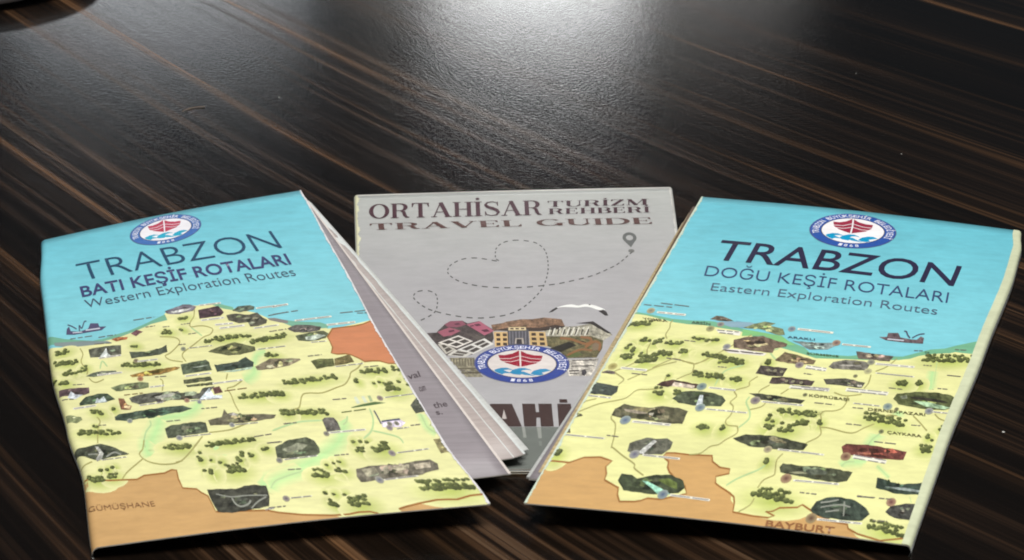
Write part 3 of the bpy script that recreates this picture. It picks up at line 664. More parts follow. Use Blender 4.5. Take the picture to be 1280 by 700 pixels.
  ('pic',(74,67,62),[(42.1,129.5),(42.3,124.1),(49.9,124.2),(49.7,129.5),(45.7,130.1)],'picture'),
  ('pic',(74,64,61),[(47,134.6),(47,130.7),(49.8,129.7),(58.8,130.1),(58.5,133.3)],'picture'),
  ('cap','ribbon',[(52.9,135.3),(63.8,134.5)],3),
  ('pic',(66,66,54),[(43,141.8),(45.7,141.2),(58.7,142.2),(58,144.7),(47.1,144.9)],'picture'),
  ('dot',(105,85,120),[(45.7,145.6)],1.5),
  ('cap','ribbon',[(47.4,145.9),(58.9,145.5)],1.5),
  ('tree',[(33.8,163.1),(37,163.4)],1.1),
  ('tree',[(40.5,162.7),(40.5,162.7)],1.2),
  ('tree',[(52.9,149.7),(56.1,149.3)],1),
  ('tree',[(56.9,149.8),(59.1,150.1)],1.1),
  ('tree',[(59.5,149.8),(62.9,149.6)],1),
  ('tree',[(51.3,152.5),(51.3,152.5)],0.8),
  ('tree',[(51.1,155),(51.1,155)],0.9),
  ('tree',[(52.9,155.5),(52.9,155.5)],0.8),
  ('tree',[(55.1,156.3),(55.1,156.3)],0.8),
  ('tree',[(50.8,159.4),(53.5,159.7)],1.2),
  ('tree',[(55.3,160.6),(59.1,159)],1.4),
  ('tree',[(58.6,156.5),(61.5,154.9)],1),
  ('dot',(120,110,100),[(46.9,126.5)],0.5),
  ('dot',(120,110,100),[(45,126.6)],0.5),
  ('dot',(120,110,100),[(48.8,126.8)],0.5),
  ('dot',(120,110,100),[(51.3,132.1)],0.5),
  ('dot',(120,110,100),[(53.1,131.9)],0.5),
  ('dot',(120,110,100),[(55.4,132.1)],0.5),
  ('pic',(69,71,57),[(44.6,168.1),(47.4,165.2),(55,164.3),(64.6,166.9),(64,170.2),(57.4,171.4),(49.7,171.4)],'picture'),
  ('dot',(160,140,125),[(54.9,172)],1.2),
  ('cap','ribbon',[(57.4,171.4),(69.8,171.4)],1.3),
  ('pic',(100,59,52),[(73.4,165.8),(74.3,163.9),(79.7,162.9),(90.5,163.9),(90.4,168.5),(83.8,169.6),(74.6,169.7)],'picture'),
  ('dot',(120,55,50),[(75.5,170.8)],1.5),
  ('cap','ribbon',[(77.3,170.3),(86.3,170.9)],3),
  ('word','KÖPRÜBAŞI','ink',(85,80,50),[(59,138.5),(59.3,140),(70.3,139.7)]),
  ('dot',(70,70,45),[(58,139.1)],0.7),
  ('pic',(81,79,69),[(60.8,128.3),(63.6,127.3),(66.5,126.2),(72.2,127.4),(71.9,130.8),(62.2,131.3)],'picture'),
  ('dot',(90,85,60),[(68.8,124.1)],0.7),
  ('over',(180,175,160),[(70.4,129.4),(71.7,129),(71.9,130.6),(70.6,130.4)]),
  ('cap','ribbon',[(55.7,134.8),(63.8,134.5)],2.2),
  ('cap','ribbon',[(68,133),(79.5,132.4)],3.2),
  ('cap','dark',[(61.2,143.1),(67,142.9)],0),
  ('cap','dark',[(71.8,143.2),(74.9,143)],0),
  ('cap','ribbon',[(71.6,140.6),(78.9,140.3)],1),
  ('cap','ribbon',[(73.7,120.6),(84.3,119.9)],1),
  ('cap','dark',[(78.8,128.7),(82.8,128.6)],0),
  ('cap','dark',[(71.9,152.9),(76.5,152.7)],0),
  ('cap','dark',[(80.9,160.8),(87.2,160.5)],0),
  ('cap','dark',[(88.9,148.8),(91.7,148.5)],0),
  ('word','DERNEKPAZARI','ink',(85,80,50),[(76,142.3),(76.3,143.8),(91.7,142.7)]),
  ('word','ÇAYKARA','ink',(85,80,50),[(83.4,154),(83.8,155.5),(93,155.1)]),
  ('dot',(70,75,45),[(82,154.7)],0.8),
  ('dot',(70,70,45),[(83.5,140.8)],0.7),
  ('dot',(105,135,160),[(80.9,140)],1.4),
  ('line','road',[(69.3,136.6),(69.7,139.7),(69.3,144.1),(67.6,146.3),(65,147.3),(64.5,149.5),(65.2,152.1),(65.6,156),(66.7,159.7),(66.2,162.5),(64.3,165.6),(62.9,169.2)],0.32),
  ('line','road',[(65.8,156.7),(68.1,156.4),(73,157.7),(75.3,157.1),(77.2,153.9),(79.4,150.9)],0.32),
  ('line','road',[(65.3,135.6),(68.7,136.8),(72.7,134.6)],0.32),
  ('line','road',[(88.5,143.3),(91,146.7),(93.6,150.8)],0.32),
  ('line','road',[(72.7,122),(73.1,127.1),(72.6,131)],0.32),
  ('line','road',[(81.1,146.9),(82,144.9),(84.4,144.6)],0.32),
  ('line','river',[(82.3,154.8),(80.6,159.2),(79.9,163.4)],0.5),
  ('line','wide',[(84.2,141.8),(84.4,146),(82.3,154.8),(80.6,159.2),(80.1,164.6)],5),
  ('tree',[(80.2,124.2),(82.9,124.1)],1.2),
  ('tree',[(86.2,123.1),(86.2,123.1)],1.1),
  ('tree',[(75.8,147.5),(87.5,149.2)],1.3),
  ('tree',[(58.3,149.8),(63.5,149.5)],1),
  ('tree',[(60,155.1),(61.9,155)],0.9),
  ('tree',[(65,153.4),(65,153.4)],1),
  ('pic',(81,86,55),[(81.4,134.9),(81.8,131.5),(86.1,129.1),(91.5,127.7),(95.9,128.1),(98.1,129.6),(98.2,135.4),(95.8,137.6),(89.5,138.5),(83.4,137.8)],'picture'),
  ('over',(150,176,142),[(86.8,134.6),(90.8,134.1),(97.3,135.7),(95.8,137.2),(90.7,137)]),
  ('over',(48,45,38),[(85.1,132.3),(90.3,131.7),(94.8,132.1),(96.2,133.1),(92.6,133.6),(86.9,133.5)]),
  ('over',(120,125,105),[(82.9,133),(84.5,131.7),(85.1,133.7),(83.7,134.5)]),
  ('dot',(125,130,165),[(92.1,139.4)],1.3),
  ('cap','ribbon',[(93.1,139.5),(98.9,139)],1.3),
  ('tree',[(96.5,148.2),(98.8,147)],1),
  ('tree',[(96.1,155.1),(96.1,155.1)],0.8),
  ('tree',[(98.3,155.7),(98.3,155.7)],0.8),
  ('tree',[(94.3,153.9),(94.3,153.9)],0.9),
  ('tree',[(93.3,160.2),(96.1,159.7)],1.1),
  ('cap','dark',[(92.6,116.1),(96.5,115.8)],0),
  ('cap','dark',[(91.6,125.1),(94.7,124.8)],0),
  ('line','road',[(98.8,120.1),(97.3,122.1),(97.5,124.7),(99,126)],0.32),
  ('line','road',[(93.9,140.6),(95.6,142.9),(98.3,144.2)],0.32),
  ('line','wide',[(88.3,112.5),(89,119.9),(89.9,126.4)],4),
  ('flat',(120,150,120),[(88.5,113.2),(89.1,113),(90.8,126.1),(89.9,126.4)],3,'tint'),
  ('pic',(71,74,57),[(59.9,180.6),(60.3,178.3),(66.1,178.5),(69,177.7),(74.2,177.9),(78.8,178.5),(78.3,183.3),(75.9,184.8),(70.4,184.7),(64.8,183.7),(60.7,183.1)],'picture'),
  ('dot',(125,65,60),[(62.8,185.9)],1.6),
  ('cap','ribbon',[(64.8,186.4),(76.6,185.5)],1.5),
  ('over',(125,125,100),[(62.7,182.7),(65.5,181.4),(68,182),(64.6,183)]),
  ('cap','dark',[(67.5,192),(72.2,191.9)],0),
  ('cap','dark',[(82.1,190.4),(87,189.8)],0),
  ('tree',[(55.8,177.9),(55.8,177.9)],1.2),
  ('tree',[(55.8,194.5),(66.8,196)],1.8),
  ('pic',(57,66,57),[(72.1,199.6),(72.7,195.4),(74.8,192.9),(78.5,191.7),(82.2,192.4),(85.7,195.5),(87.1,198),(85.8,201.8),(81.8,202.5),(76,202.6),(73,201.1)],'picture'),
  ('line','chalk2',[(73.9,195.7),(76.1,194.6),(78.1,193.1)],0.35),
  ('line','chalk2',[(74.4,197.9),(78.7,195.6),(81.7,196)],0.3),
  ('line','chalk2',[(79.7,193.6),(80.9,200.8)],0.3),
  ('line','chalk2',[(76,199.8),(79.2,198.1)],0.3),
  ('dot',(105,60,45),[(73.2,203.7)],1.6),
  ('cap','ribbon',[(74.7,203.8),(86.1,203.1)],1.5),
  ('line','road',[(59.2,173.3),(58.4,177.2),(59.2,182.6),(59.3,185),(57.3,187.9),(56.7,192.2)],0.32),
  ('line','river',[(56.1,180.2),(54.9,183),(52.1,186.6),(50.1,189.5),(48.5,192.8)],0.5),
  ('line','river',[(75.3,176.1),(76.3,173.6),(78.3,172.8)],0.5),
  ('line','wide',[(75.3,176.1),(76.3,173.6),(81.2,172)],4),
  ('line','road',[(57,197.4),(56.7,200.9),(54.6,204.8)],0.32),
  ('word','BAYBURT','sansb',(140,95,60),[(62.5,207.3),(62.8,210.3),(80.2,209.5)]),
  ('pic',(93,86,69),[(-0.8,171.3),(0.7,170.4),(1.5,173.1),(-0.1,173.1)],'picture'),
  ('cap','ribbon',[(-0.1,174.2),(11.3,174.6)],1.2),
  ('cap','dark',[(11.3,172.8),(14.8,173.1)],0),
  ('tree',[(1.1,183.9),(1.1,183.9)],1.5),
  ('pic',(90,90,78),[(19,180.2),(18.5,175.9),(19.8,174.3),(22.3,172.1),(24.6,172.5),(27.6,171.5),(29.6,173.4),(29.8,176.9),(28.3,180.4),(24.2,181.2),(21.8,181.8)],'picture'),
  ('over',(190,190,185),[(21.9,180.5),(23.5,181.1),(25.3,173.7),(24.3,173)]),
  ('dot',(110,110,160),[(21.3,181.5)],1.5),
  ('cap','ribbon',[(23.4,181.5),(33.6,181.8)],1.5),
  ('pic',(62,69,50),[(20.6,195.5),(20.6,191.8),(23.5,192.1),(25.2,193.7),(27.7,192),(29.7,190.8),(33.6,190.3),(37.2,192.6),(38.5,196),(37.5,198.8),(31.4,200.6),(29.1,200.6),(23.3,200)],'picture'),
  ('over',(140,188,166),[(26.7,194.5),(28.2,194.6),(32.7,197.5),(35.7,199.8),(33,201.1),(30.3,197.9)]),
  ('over',(92,105,55),[(30.6,193.4),(33.2,192.1),(35.9,194),(36.7,197.2),(34.2,196)]),
  ('dot',(75,105,160),[(33.8,200.3)],1.5),
  ('cap','ribbon',[(35.6,200.2),(46.2,200.8)],1.6),
  ('pic',(55,66,57),[(86.1,184.8),(85.5,179.5),(91.7,181.4),(98.4,178.7),(98.2,185.4),(91.8,186.4)],'picture'),
  ('over',(130,140,135),[(88.2,183.6),(93.5,182.8),(97.6,183.2),(97.6,184.2),(92.2,184.3)]),
  ('cap','dark',[(82.1,190),(86.7,190)],0),
  ('cap','dark',[(87.8,189.8),(91.2,189.5)],0),
  ('dot',(125,55,60),[(91.3,190.9)],1.4),
  ('pic',(67,67,62),[(90.7,195.9),(91.5,193),(94.9,190.6),(97.9,190.1),(98.2,198),(94.8,198.5),(92,197.4)],'picture'),
  ('cap','dark',[(88.3,201),(92.2,200.4)],0),
  ('tree',[(87.4,203.4),(97.2,205.2)],1.3),
  ('line','river',[(95.4,187),(96.3,189.8)],0.5),
  ('line','river',[(84.3,173.4),(88.5,178.7)],0.5),
  ('line','wide',[(84.3,173.4),(88.5,178.7)],4),
  ('tree',[(93.9,161.5),(96.1,161.7)],1),
  ('word','TRABZON','medium',(44,40,66),[(13.3,36.6),(13.1,52.8),(84.4,53.5)]),
  ('word','DOĞU KEŞİF ROTALARI','sans',(58,72,110),[(13,58.1),(13.7,66),(84.7,66.8)]),
  ('word','Eastern Exploration Routes','sans',(80,96,118),[(17.3,70.9),(17.8,76.6),(83.3,76.5)]),
  ('logo',(49.8,18.3),(13,-0.8),(-0.6,-15)),
 ],
 'middle': [
  ('flat',(70,62,60),[(20.4,122.8),(23.3,122.5),(23.7,121.3),(26.2,115.9),(28,114.2),(31.3,114),(32.8,116.2),(36.3,114.6),(40.2,120.8),(40.4,127.5),(39.6,131.6),(33.9,138.6),(31.1,140.1),(26,139.5),(22.4,129.2)],1,'old_houses'),
  ('flat',(132,78,92),[(25.7,116.7),(27.6,114.2),(31.3,114.2),(32.4,117),(29.6,119),(26.8,118.5)],2,'tint'),
  ('flat',(150,88,102),[(23.5,122.1),(27.2,118.9),(30.6,121.6),(27.7,124.8),(25.3,125.6)],2,'tint'),
  ('flat',(162,92,110),[(32.4,117),(36.6,114.7),(40.6,122.1),(37.7,125.3),(34.4,120.1)],2,'tint'),
  ('flat',(85,45,60),[(34.6,117.1),(36.2,116.5),(37,117.9),(35.5,118.5)],3,'tint'),
  ('flat',(85,45,60),[(36.6,121.3),(38.5,120.7),(39.5,122.4),(37.8,123)],3,'tint'),
  ('flat',(85,45,60),[(33.4,117.9),(34.5,117.5),(34.8,118.4),(33.7,118.8)],3,'tint'),
  ('flat',(85,45,60),[(26.8,121.4),(28.5,120.7),(28.8,121.9),(27.1,122.7)],3,'tint'),
  ('flat',(85,45,60),[(28.6,116.4),(30,115.6),(30.7,116.9),(29.3,117.3)],3,'tint'),
  ('flat',(212,206,198),[(23.5,130),(29.8,124.9),(34.1,129.3),(29.2,134)],3,'white_facade'),
  ('flat',(205,202,196),[(29.2,135.2),(37.6,127.4),(40.3,131.6),(33.9,138.6)],3,'white_facade'),
  ('flat',(190,186,178),[(26,139.1),(28.5,135.2),(33.9,137.8),(31.4,140.5)],3,'tint'),
  ('flat',(175,170,160),[(23.4,130.9),(25.2,130.5),(28.8,134.8),(25.7,138.3)],2,'tint'),
  ('flat',(70,64,60),[(24.6,129.8),(26.8,128.1),(28.5,129.5),(26.5,131.2)],4,'window'),
  ('flat',(70,64,60),[(27.1,131.6),(29.1,130),(30.8,131.4),(29,132.9)],4,'window'),
  ('flat',(70,64,60),[(27.5,127.6),(29.7,125.9),(31.2,127.3),(29.2,129)],4,'window'),
  ('flat',(70,64,60),[(29.7,129.5),(31.6,127.8),(33.1,129.3),(31.3,130.9)],4,'window'),
  ('flat',(72,66,62),[(30.5,135),(33.4,132.3),(34.6,133.4),(32,136)],4,'window'),
  ('flat',(72,66,62),[(32.5,136.4),(35,133.8),(36.2,134.9),(34,137.4)],4,'window'),
  ('flat',(72,66,62),[(34.3,131.5),(37.1,128.8),(38,130),(35.4,132.6)],4,'window'),
  ('flat',(72,66,62),[(35.8,133),(38.3,130.4),(39.1,131.6),(36.9,134.1)],4,'window'),
  ('flat',(80,74,68),[(27.3,138.9),(28.1,137.7),(31.4,138.8),(30.6,139.8)],4,'window'),
  ('flat',(80,74,68),[(28.5,137.3),(29.3,136.1),(32.5,137.5),(31.7,138.5)],4,'window'),
  ('flat',(76,70,64),[(24.5,131.8),(25.4,131.4),(26.4,132.9),(25.2,134.1)],4,'window'),
  ('flat',(76,70,64),[(25.4,134.7),(26.7,133.4),(27.7,134.9),(26,136.9)],4,'window'),
  ('flat',(90,84,78),[(31.9,123.7),(34.6,125.5),(38.1,125.9),(35.8,128.5)],3,'window'),
  ('flat',(125,119,100),[(26.6,140.7),(34.2,140.9),(34.3,148.1),(36.5,154.3),(31.4,154.1),(27.9,144.7)],1,'stone_wall'),
  ('flat',(92,86,70),[(27,141.4),(27.3,141.4),(27.2,146.3),(27,146.2)],2,'tint'),
  ('flat',(92,86,70),[(27.8,141.4),(28.2,141.4),(28.1,146.3),(27.8,146.3)],2,'tint'),
  ('flat',(92,86,70),[(28.7,141.4),(29,141.4),(28.9,146.3),(28.7,146.3)],2,'tint'),
  ('flat',(92,86,70),[(29.5,141.5),(29.9,141.5),(29.8,146.4),(29.5,146.3)],2,'tint'),
  ('flat',(92,86,70),[(30.4,141.5),(30.7,141.5),(30.7,146.4),(30.4,146.4)],2,'tint'),
  ('flat',(92,86,70),[(31.2,141.5),(31.6,141.5),(31.5,146.4),(31.2,146.4)],2,'tint'),
  ('flat',(92,86,70),[(32.1,141.6),(32.4,141.6),(32.4,146.5),(32.1,146.4)],2,'tint'),
  ('flat',(92,86,70),[(32.9,141.6),(33.3,141.6),(33.2,146.5),(32.9,146.5)],2,'tint'),
  ('flat',(92,86,70),[(33.8,141.6),(34.1,141.6),(34.1,146.5),(33.8,146.5)],2,'tint'),
  ('flat',(88,82,68),[(28.8,147.9),(35.7,147.8),(35.8,148.6),(29.2,148.8)],2,'tint'),
  ('flat',(88,82,68),[(29.8,151),(36.3,150.9),(36.4,151.7),(30.1,151.9)],2,'tint'),
  ('cap','dark',[(29.5,149.5),(33.5,151.1)],0),
  ('flat',(118,92,72),[(39.9,117.6),(43.3,116.5),(44.6,115.4),(49,113.8),(52.4,113.9),(56.1,112.8),(61.4,114.3),(62.2,119.6),(59.3,118.9),(54.3,121.7),(46.1,120.8),(40.3,122.3)],2,'castle'),
  ('flat',(62,50,42),[(40.3,121.7),(46.2,119.6),(54.4,120.5),(59.3,118.4),(62.4,119.7),(60.6,121.4),(54.5,122.9),(46.1,122.6)],3,'tint'),
  ('flat',(200,168,118),[(40.5,122.9),(45,123.1),(44.7,133.4),(40.6,133.6)],4,'town_hall'),
  ('flat',(76,74,80),[(44.7,121.4),(51.1,121.7),(50.9,133.6),(44.5,133.4)],5,'tint'),
  ('flat',(208,190,150),[(45.1,119.7),(50.3,119.8),(50.4,122.1),(45,122)],6,'tint'),
  ('flat',(60,48,40),[(41.2,124),(42.4,124.1),(42.4,126.1),(41.2,126.1)],5,'window'),
  ('flat',(60,48,40),[(41.2,127.4),(42.4,127.5),(42.4,129.5),(41.2,129.4)],5,'window'),
  ('flat',(60,48,40),[(41.1,130.8),(42.3,130.8),(42.3,132.8),(41.1,132.8)],5,'window'),
  ('flat',(60,48,40),[(43.2,124.1),(44.4,124.2),(44.4,126.2),(43.2,126.2)],5,'window'),
  ('flat',(60,48,40),[(43.2,127.5),(44.4,127.6),(44.3,129.6),(43.1,129.5)],5,'window'),
  ('flat',(60,48,40),[(43.1,130.8),(44.3,130.9),(44.3,132.9),(43.1,132.8)],5,'window'),
  ('flat',(70,58,48),[(45.6,120.3),(46.6,120.3),(46.6,121.4),(45.6,121.3)],7,'window'),
  ('flat',(70,58,48),[(47.2,120.3),(48.2,120.4),(48.2,121.4),(47.2,121.4)],7,'window'),
  ('flat',(70,58,48),[(48.8,120.4),(49.8,120.4),(49.8,121.4),(48.9,121.4)],7,'window'),
  ('flat',(122,120,126),[(45.2,122.7),(45.5,122.7),(45.3,131.8),(45,131.8)],6,'tint'),
  ('flat',(122,120,126),[(46.2,122.7),(46.4,122.7),(46.2,131.8),(45.9,131.8)],6,'tint'),
  ('flat',(122,120,126),[(47.1,122.8),(47.4,122.8),(47.2,131.9),(46.9,131.9)],6,'tint'),
  ('flat',(122,120,126),[(48.1,122.8),(48.4,122.8),(48.1,131.9),(47.9,131.9)],6,'tint'),
  ('flat',(122,120,126),[(49.1,122.8),(49.3,122.9),(49.1,131.9),(48.8,131.9)],6,'tint'),
  ('flat',(122,120,126),[(50,122.9),(50.3,122.9),(50.1,132),(49.8,132)],6,'tint'),
  ('flat',(170,160,150),[(46.9,127.8),(49.3,127.8),(49.4,131.9),(46.6,131.8)],7,'tint'),
  ('flat',(50,45,48),[(47.3,128.4),(48.8,128.5),(48.8,131.9),(47.1,131.9)],8,'tint'),
  ('flat',(192,162,112),[(51.2,122.9),(56.1,123.5),(56.4,133.8),(51.2,133.2)],4,'town_hall'),
  ('flat',(62,50,42),[(51.9,124.1),(53.2,124.2),(53.2,126.2),(51.8,126.1)],5,'window'),
  ('flat',(62,50,42),[(51.8,127.4),(53.2,127.6),(53.3,129.6),(51.8,129.4)],5,'window'),
  ('flat',(62,50,42),[(51.8,130.7),(53.3,130.9),(53.3,132.9),(51.8,132.7)],5,'window'),
  ('flat',(62,50,42),[(54.2,124.3),(55.5,124.4),(55.6,126.4),(54.2,126.3)],5,'window'),
  ('flat',(62,50,42),[(54.2,127.6),(55.6,127.8),(55.6,129.8),(54.2,129.6)],5,'window'),
  ('flat',(62,50,42),[(54.2,131),(55.7,131.1),(55.7,133.1),(54.2,133)],5,'window'),
  ('flat',(98,92,64),[(56.3,126.5),(60.4,127),(69.8,126.9),(73.4,130.3),(72.8,135.9),(70.8,142.2),(61.9,142.3),(59.4,136.3),(56.4,133.8)],2,'hillside'),
  ('flat',(150,146,130),[(55.4,122.3),(60,119.9),(65.6,119.7),(70.5,117.7),(76.4,126.3),(73.4,130.3),(69.8,126.9),(60.4,127),(57.3,126.5)],3,'pavilion'),
  ('flat',(205,202,190),[(57.6,120.6),(58,120.6),(57.1,126.1),(56.7,126.1)],4,'tint'),
  ('flat',(205,202,190),[(59,120.5),(59.4,120.6),(58.5,126.1),(58,126.1)],4,'tint'),
  ('flat',(205,202,190),[(60.5,120.5),(60.9,120.5),(59.8,126.2),(59.4,126.1)],4,'tint'),
  ('flat',(205,202,190),[(61.9,120.5),(62.3,120.5),(61.2,126.2),(60.8,126.2)],4,'tint'),
  ('flat',(205,202,190),[(63.4,120.4),(63.8,120.5),(62.6,126.3),(62.2,126.2)],4,'tint'),
  ('flat',(205,202,190),[(64.8,120.4),(65.3,120.4),(64,126.3),(63.6,126.3)],4,'tint'),
  ('flat',(205,202,190),[(66.3,120.4),(66.7,120.4),(65.4,126.3),(64.9,126.3)],4,'tint'),
  ('flat',(205,202,190),[(67.8,120.3),(68.2,120.4),(66.7,126.4),(66.3,126.4)],4,'tint'),
  ('flat',(205,202,190),[(69.2,120.3),(69.6,120.3),(68.1,126.4),(67.7,126.4)],4,'tint'),
  ('flat',(78,72,62),[(58.3,121.5),(58.8,121.5),(58.1,125.7),(57.6,125.7)],5,'tint'),
  ('flat',(78,72,62),[(60.1,121.6),(60.6,121.6),(59.9,125.7),(59.4,125.7)],5,'tint'),
  ('flat',(78,72,62),[(61.9,121.7),(62.4,121.7),(61.6,125.8),(61.2,125.8)],5,'tint'),
  ('flat',(78,72,62),[(63.7,121.7),(64.2,121.7),(63.4,125.9),(63,125.9)],5,'tint'),
  ('flat',(78,72,62),[(65.5,121.8),(66,121.8),(65.2,125.9),(64.8,125.9)],5,'tint'),
  ('flat',(78,72,62),[(67.3,121.8),(67.8,121.9),(67,126),(66.6,126)],5,'tint'),
  ('flat',(78,72,62),[(69.1,121.9),(69.6,121.9),(68.8,126),(68.4,126)],5,'tint'),
  ('flat',(52,46,44),[(65.5,117.6),(70.9,116.2),(76.1,125.3),(74.9,125.2),(70.1,118.1)],6,'roof'),
  ('flat',(52,46,44),[(55.4,122.3),(60,119.7),(62.3,119.3),(62.1,120),(60,120.4),(56.1,122.7)],6,'tint'),
  ('flat',(38,34,26),[(57,135.4),(63,130.8),(65.2,133.4),(60,138.1)],4,'tint'),
  ('line','rust',[(60.4,128.2),(63.8,129.2),(67.8,132.5),(69.6,131),(69.4,128.5),(66.6,127.6)],1),
  ('line','rust',[(67.7,135),(70.6,131),(72.3,132.7),(71.7,137.5)],1),
  ('line','rust',[(62,140.4),(66.3,136.5),(69.7,137.4)],0.8),
  ('flat',(86,96,56),[(62,138.8),(64.8,138.1),(66.8,139.7),(64.7,141.6),(61.9,141.6)],3,'tint'),
  ('flat',(66,56,42),[(65.1,130.8),(67.2,130.1),(68.5,131.8),(66.4,133.3)],3,'tint'),
  ('flat',(120,104,84),[(69.8,133.4),(71.3,131),(72.4,133.5),(71.8,136.7),(70,137.4)],4,'tint'),
  ('flat',(178,172,162),[(62.2,143.5),(71.5,142.6),(70.1,149.9),(68.6,154.4),(62.1,154.3),(61.3,148.2)],1,'white_house'),
  ('flat',(72,68,66),[(63.6,143.6),(70.8,143.4),(70.6,144.1),(63.5,144.2)],2,'tint'),
  ('flat',(72,68,66),[(63.1,147.4),(69.9,147.3),(69.8,147.9),(63,148.1)],2,'tint'),
  ('flat',(72,68,66),[(62.2,150.5),(65.3,150.3),(65.2,151.2),(62.2,151.4)],2,'tint'),
  ('flat',(72,68,66),[(62.3,152.4),(65.3,152.2),(65.1,152.8),(62.3,153.1)],2,'tint'),
  ('flat',(66,62,66),[(66,150.6),(67.1,149.8),(67.5,152.1),(66.7,154.4),(65.9,153.6)],3,'tint'),
  ('flat',(228,228,224),[(60.2,105.5),(62.3,103.9),(64.8,103.1),(66.9,104.1),(69,103.1),(71.8,104.1),(73.8,106.1),(74.9,107.7),(73,107.8),(70.6,105.7),(68.9,105.1),(66.8,105.7),(64.7,105.3),(62.3,105)],3,'seagull'),
  ('flat',(55,50,50),[(57.6,109.3),(58.7,107.1),(60.1,105.2),(60.6,106.1),(58.8,108.7)],4,'wing_tip'),
  ('flat',(55,50,50),[(72.8,108.4),(74.4,107.5),(75.3,109.3),(75.7,112.1),(74.7,112.1)],4,'wing_tip'),
  ('flat',(70,64,64),[(70,103.2),(70.7,103.2),(70.6,103.9),(70.1,103.9)],4,'tint'),
  ('logo',(48.3,145.8),(14.3,0.9),(0.5,-13.2)),
  ('over2',(62,45,42),[(34.8,185.5),(38,171.7),(44.4,171.9),(46.8,185.8)]),
  ('over',(176,168,164),[(41.9,175.2),(42.5,181.1),(41.1,181.1)]),
  ('over2',(62,45,42),[(47.4,171.9),(51.2,172),(51.3,177.2),(52.2,177.2),(52.2,172),(56.1,172.1),(56.2,185.9),(52.4,185.9),(52.4,180.5),(51.3,180.5),(51.1,185.8),(47.5,185.8)]),
  ('over2',(62,45,42),[(57.8,172.2),(61.8,172.2),(62.1,186),(57.7,185.9)]),
  ('over2',(62,45,42),[(58.5,169.3),(60.8,169.4),(60.9,171.5),(58.5,171.5)]),
  ('flat',(102,106,101),[(19.7,185.5),(80.2,186.5),(78.6,215.4),(18.9,215)],1,'lower_band'),
  ('flat',(140,142,136),[(46.8,186.1),(47.7,186.1),(47.9,192.3),(47,192.3)],2,'tint'),
  ('flat',(140,142,136),[(51.2,186.2),(52.4,186.2),(52.4,192.7),(51.4,192.7)],2,'tint'),
  ('flat',(118,122,116),[(51.4,194.4),(52.3,194.4),(52.3,197),(51.5,197)],2,'tint'),
  ('word','ORTAHİSAR','didone',(70,38,48),[(4.4,10.2),(4.3,24.6),(58.2,25.4)]),
  ('word','TURİZM','didone',(66,36,46),[(60.4,11.9),(60.2,17.8),(92,17.6)]),
  ('word','REHBERİ','didone',(66,36,46),[(60.3,19.3),(60.2,24.8),(92.3,25)]),
  ('word','TRAVEL GUIDE','didonew',(88,60,56),[(4.4,29.5),(4.6,35.5),(92.5,35.9)]),
  ('dash',[(18.7,113.2),(21,110.7),(22.9,107.6),(23.7,104.5),(24.1,98),(23.5,92.5),(21,89.9),(18.3,90.5),(17,93.4),(17.1,96.5),(19.5,102.1),(22.5,106),(28.7,110.1),(34.9,112.3),(40.7,111.9),(45.8,109.7),(50.1,104.8),(54.6,95.3),(56.9,87.7),(58.4,77.6),(58.8,68.3),(58.3,58.7),(56.3,52.4),(53.9,49.8),(49.6,48.3),(45.8,49.9),(43.5,54.1),(42.8,58.9),(42.8,64.4),(43.8,66.8),(38.6,64.1),(35.7,63.3),(32.3,64.3),(29.2,68.2),(27.9,72.3),(28,76.9),(30.6,82.3),(34.7,85.9),(39.7,88.1),(45.5,89.1),(51.4,88.9),(57.4,87.7),(61.2,86.6),(65.5,84.5),(72,80.5),(77.7,74.5),(80.9,70),(85,61.3),(85.5,60.3)]),
  ('pin',[(84.9,48.1),(87.1,48.2),(85,56.8),(85,59.9)]),
 ],
}
PAGETEXT = [('val',((0.9045,0.6953),(0.9,0.7128),(0.9438,0.7087))),('cum',((0.915,0.733),(0.9089,0.7524),(0.9315,0.7505))),('the',((0.9214,0.789),(0.9169,0.8055),(0.9617,0.8043))),('s.',((0.9137,0.8099),(0.911,0.824),(0.9311,0.8243)))]
DUST = [(-0.0986,0.1828,0.00022),(0.1514,0.2149,0.00022),(0.1515,0.1156,0.00022),(0.1364,-0.1004,0.00040)]
HAIR = [(-0.1365,0.1646),(-0.1342,0.1706),(-0.1282,0.1706)]
# ------------------------------------------------------------------ building on the covers
US = [0, .3, .7, 1.2, 1.8, 2.4, 3]+[5*i for i in range(1, 20)]+[97, 97.6, 98.2, 98.8, 99.3, 99.7, 100]
VS = [5*i for i in range(0, 43)]
UNIT = 0.0008
LAND = {'west': (219, 217, 160), 'east': (218, 217, 154), 'middle': (176, 176, 168)}

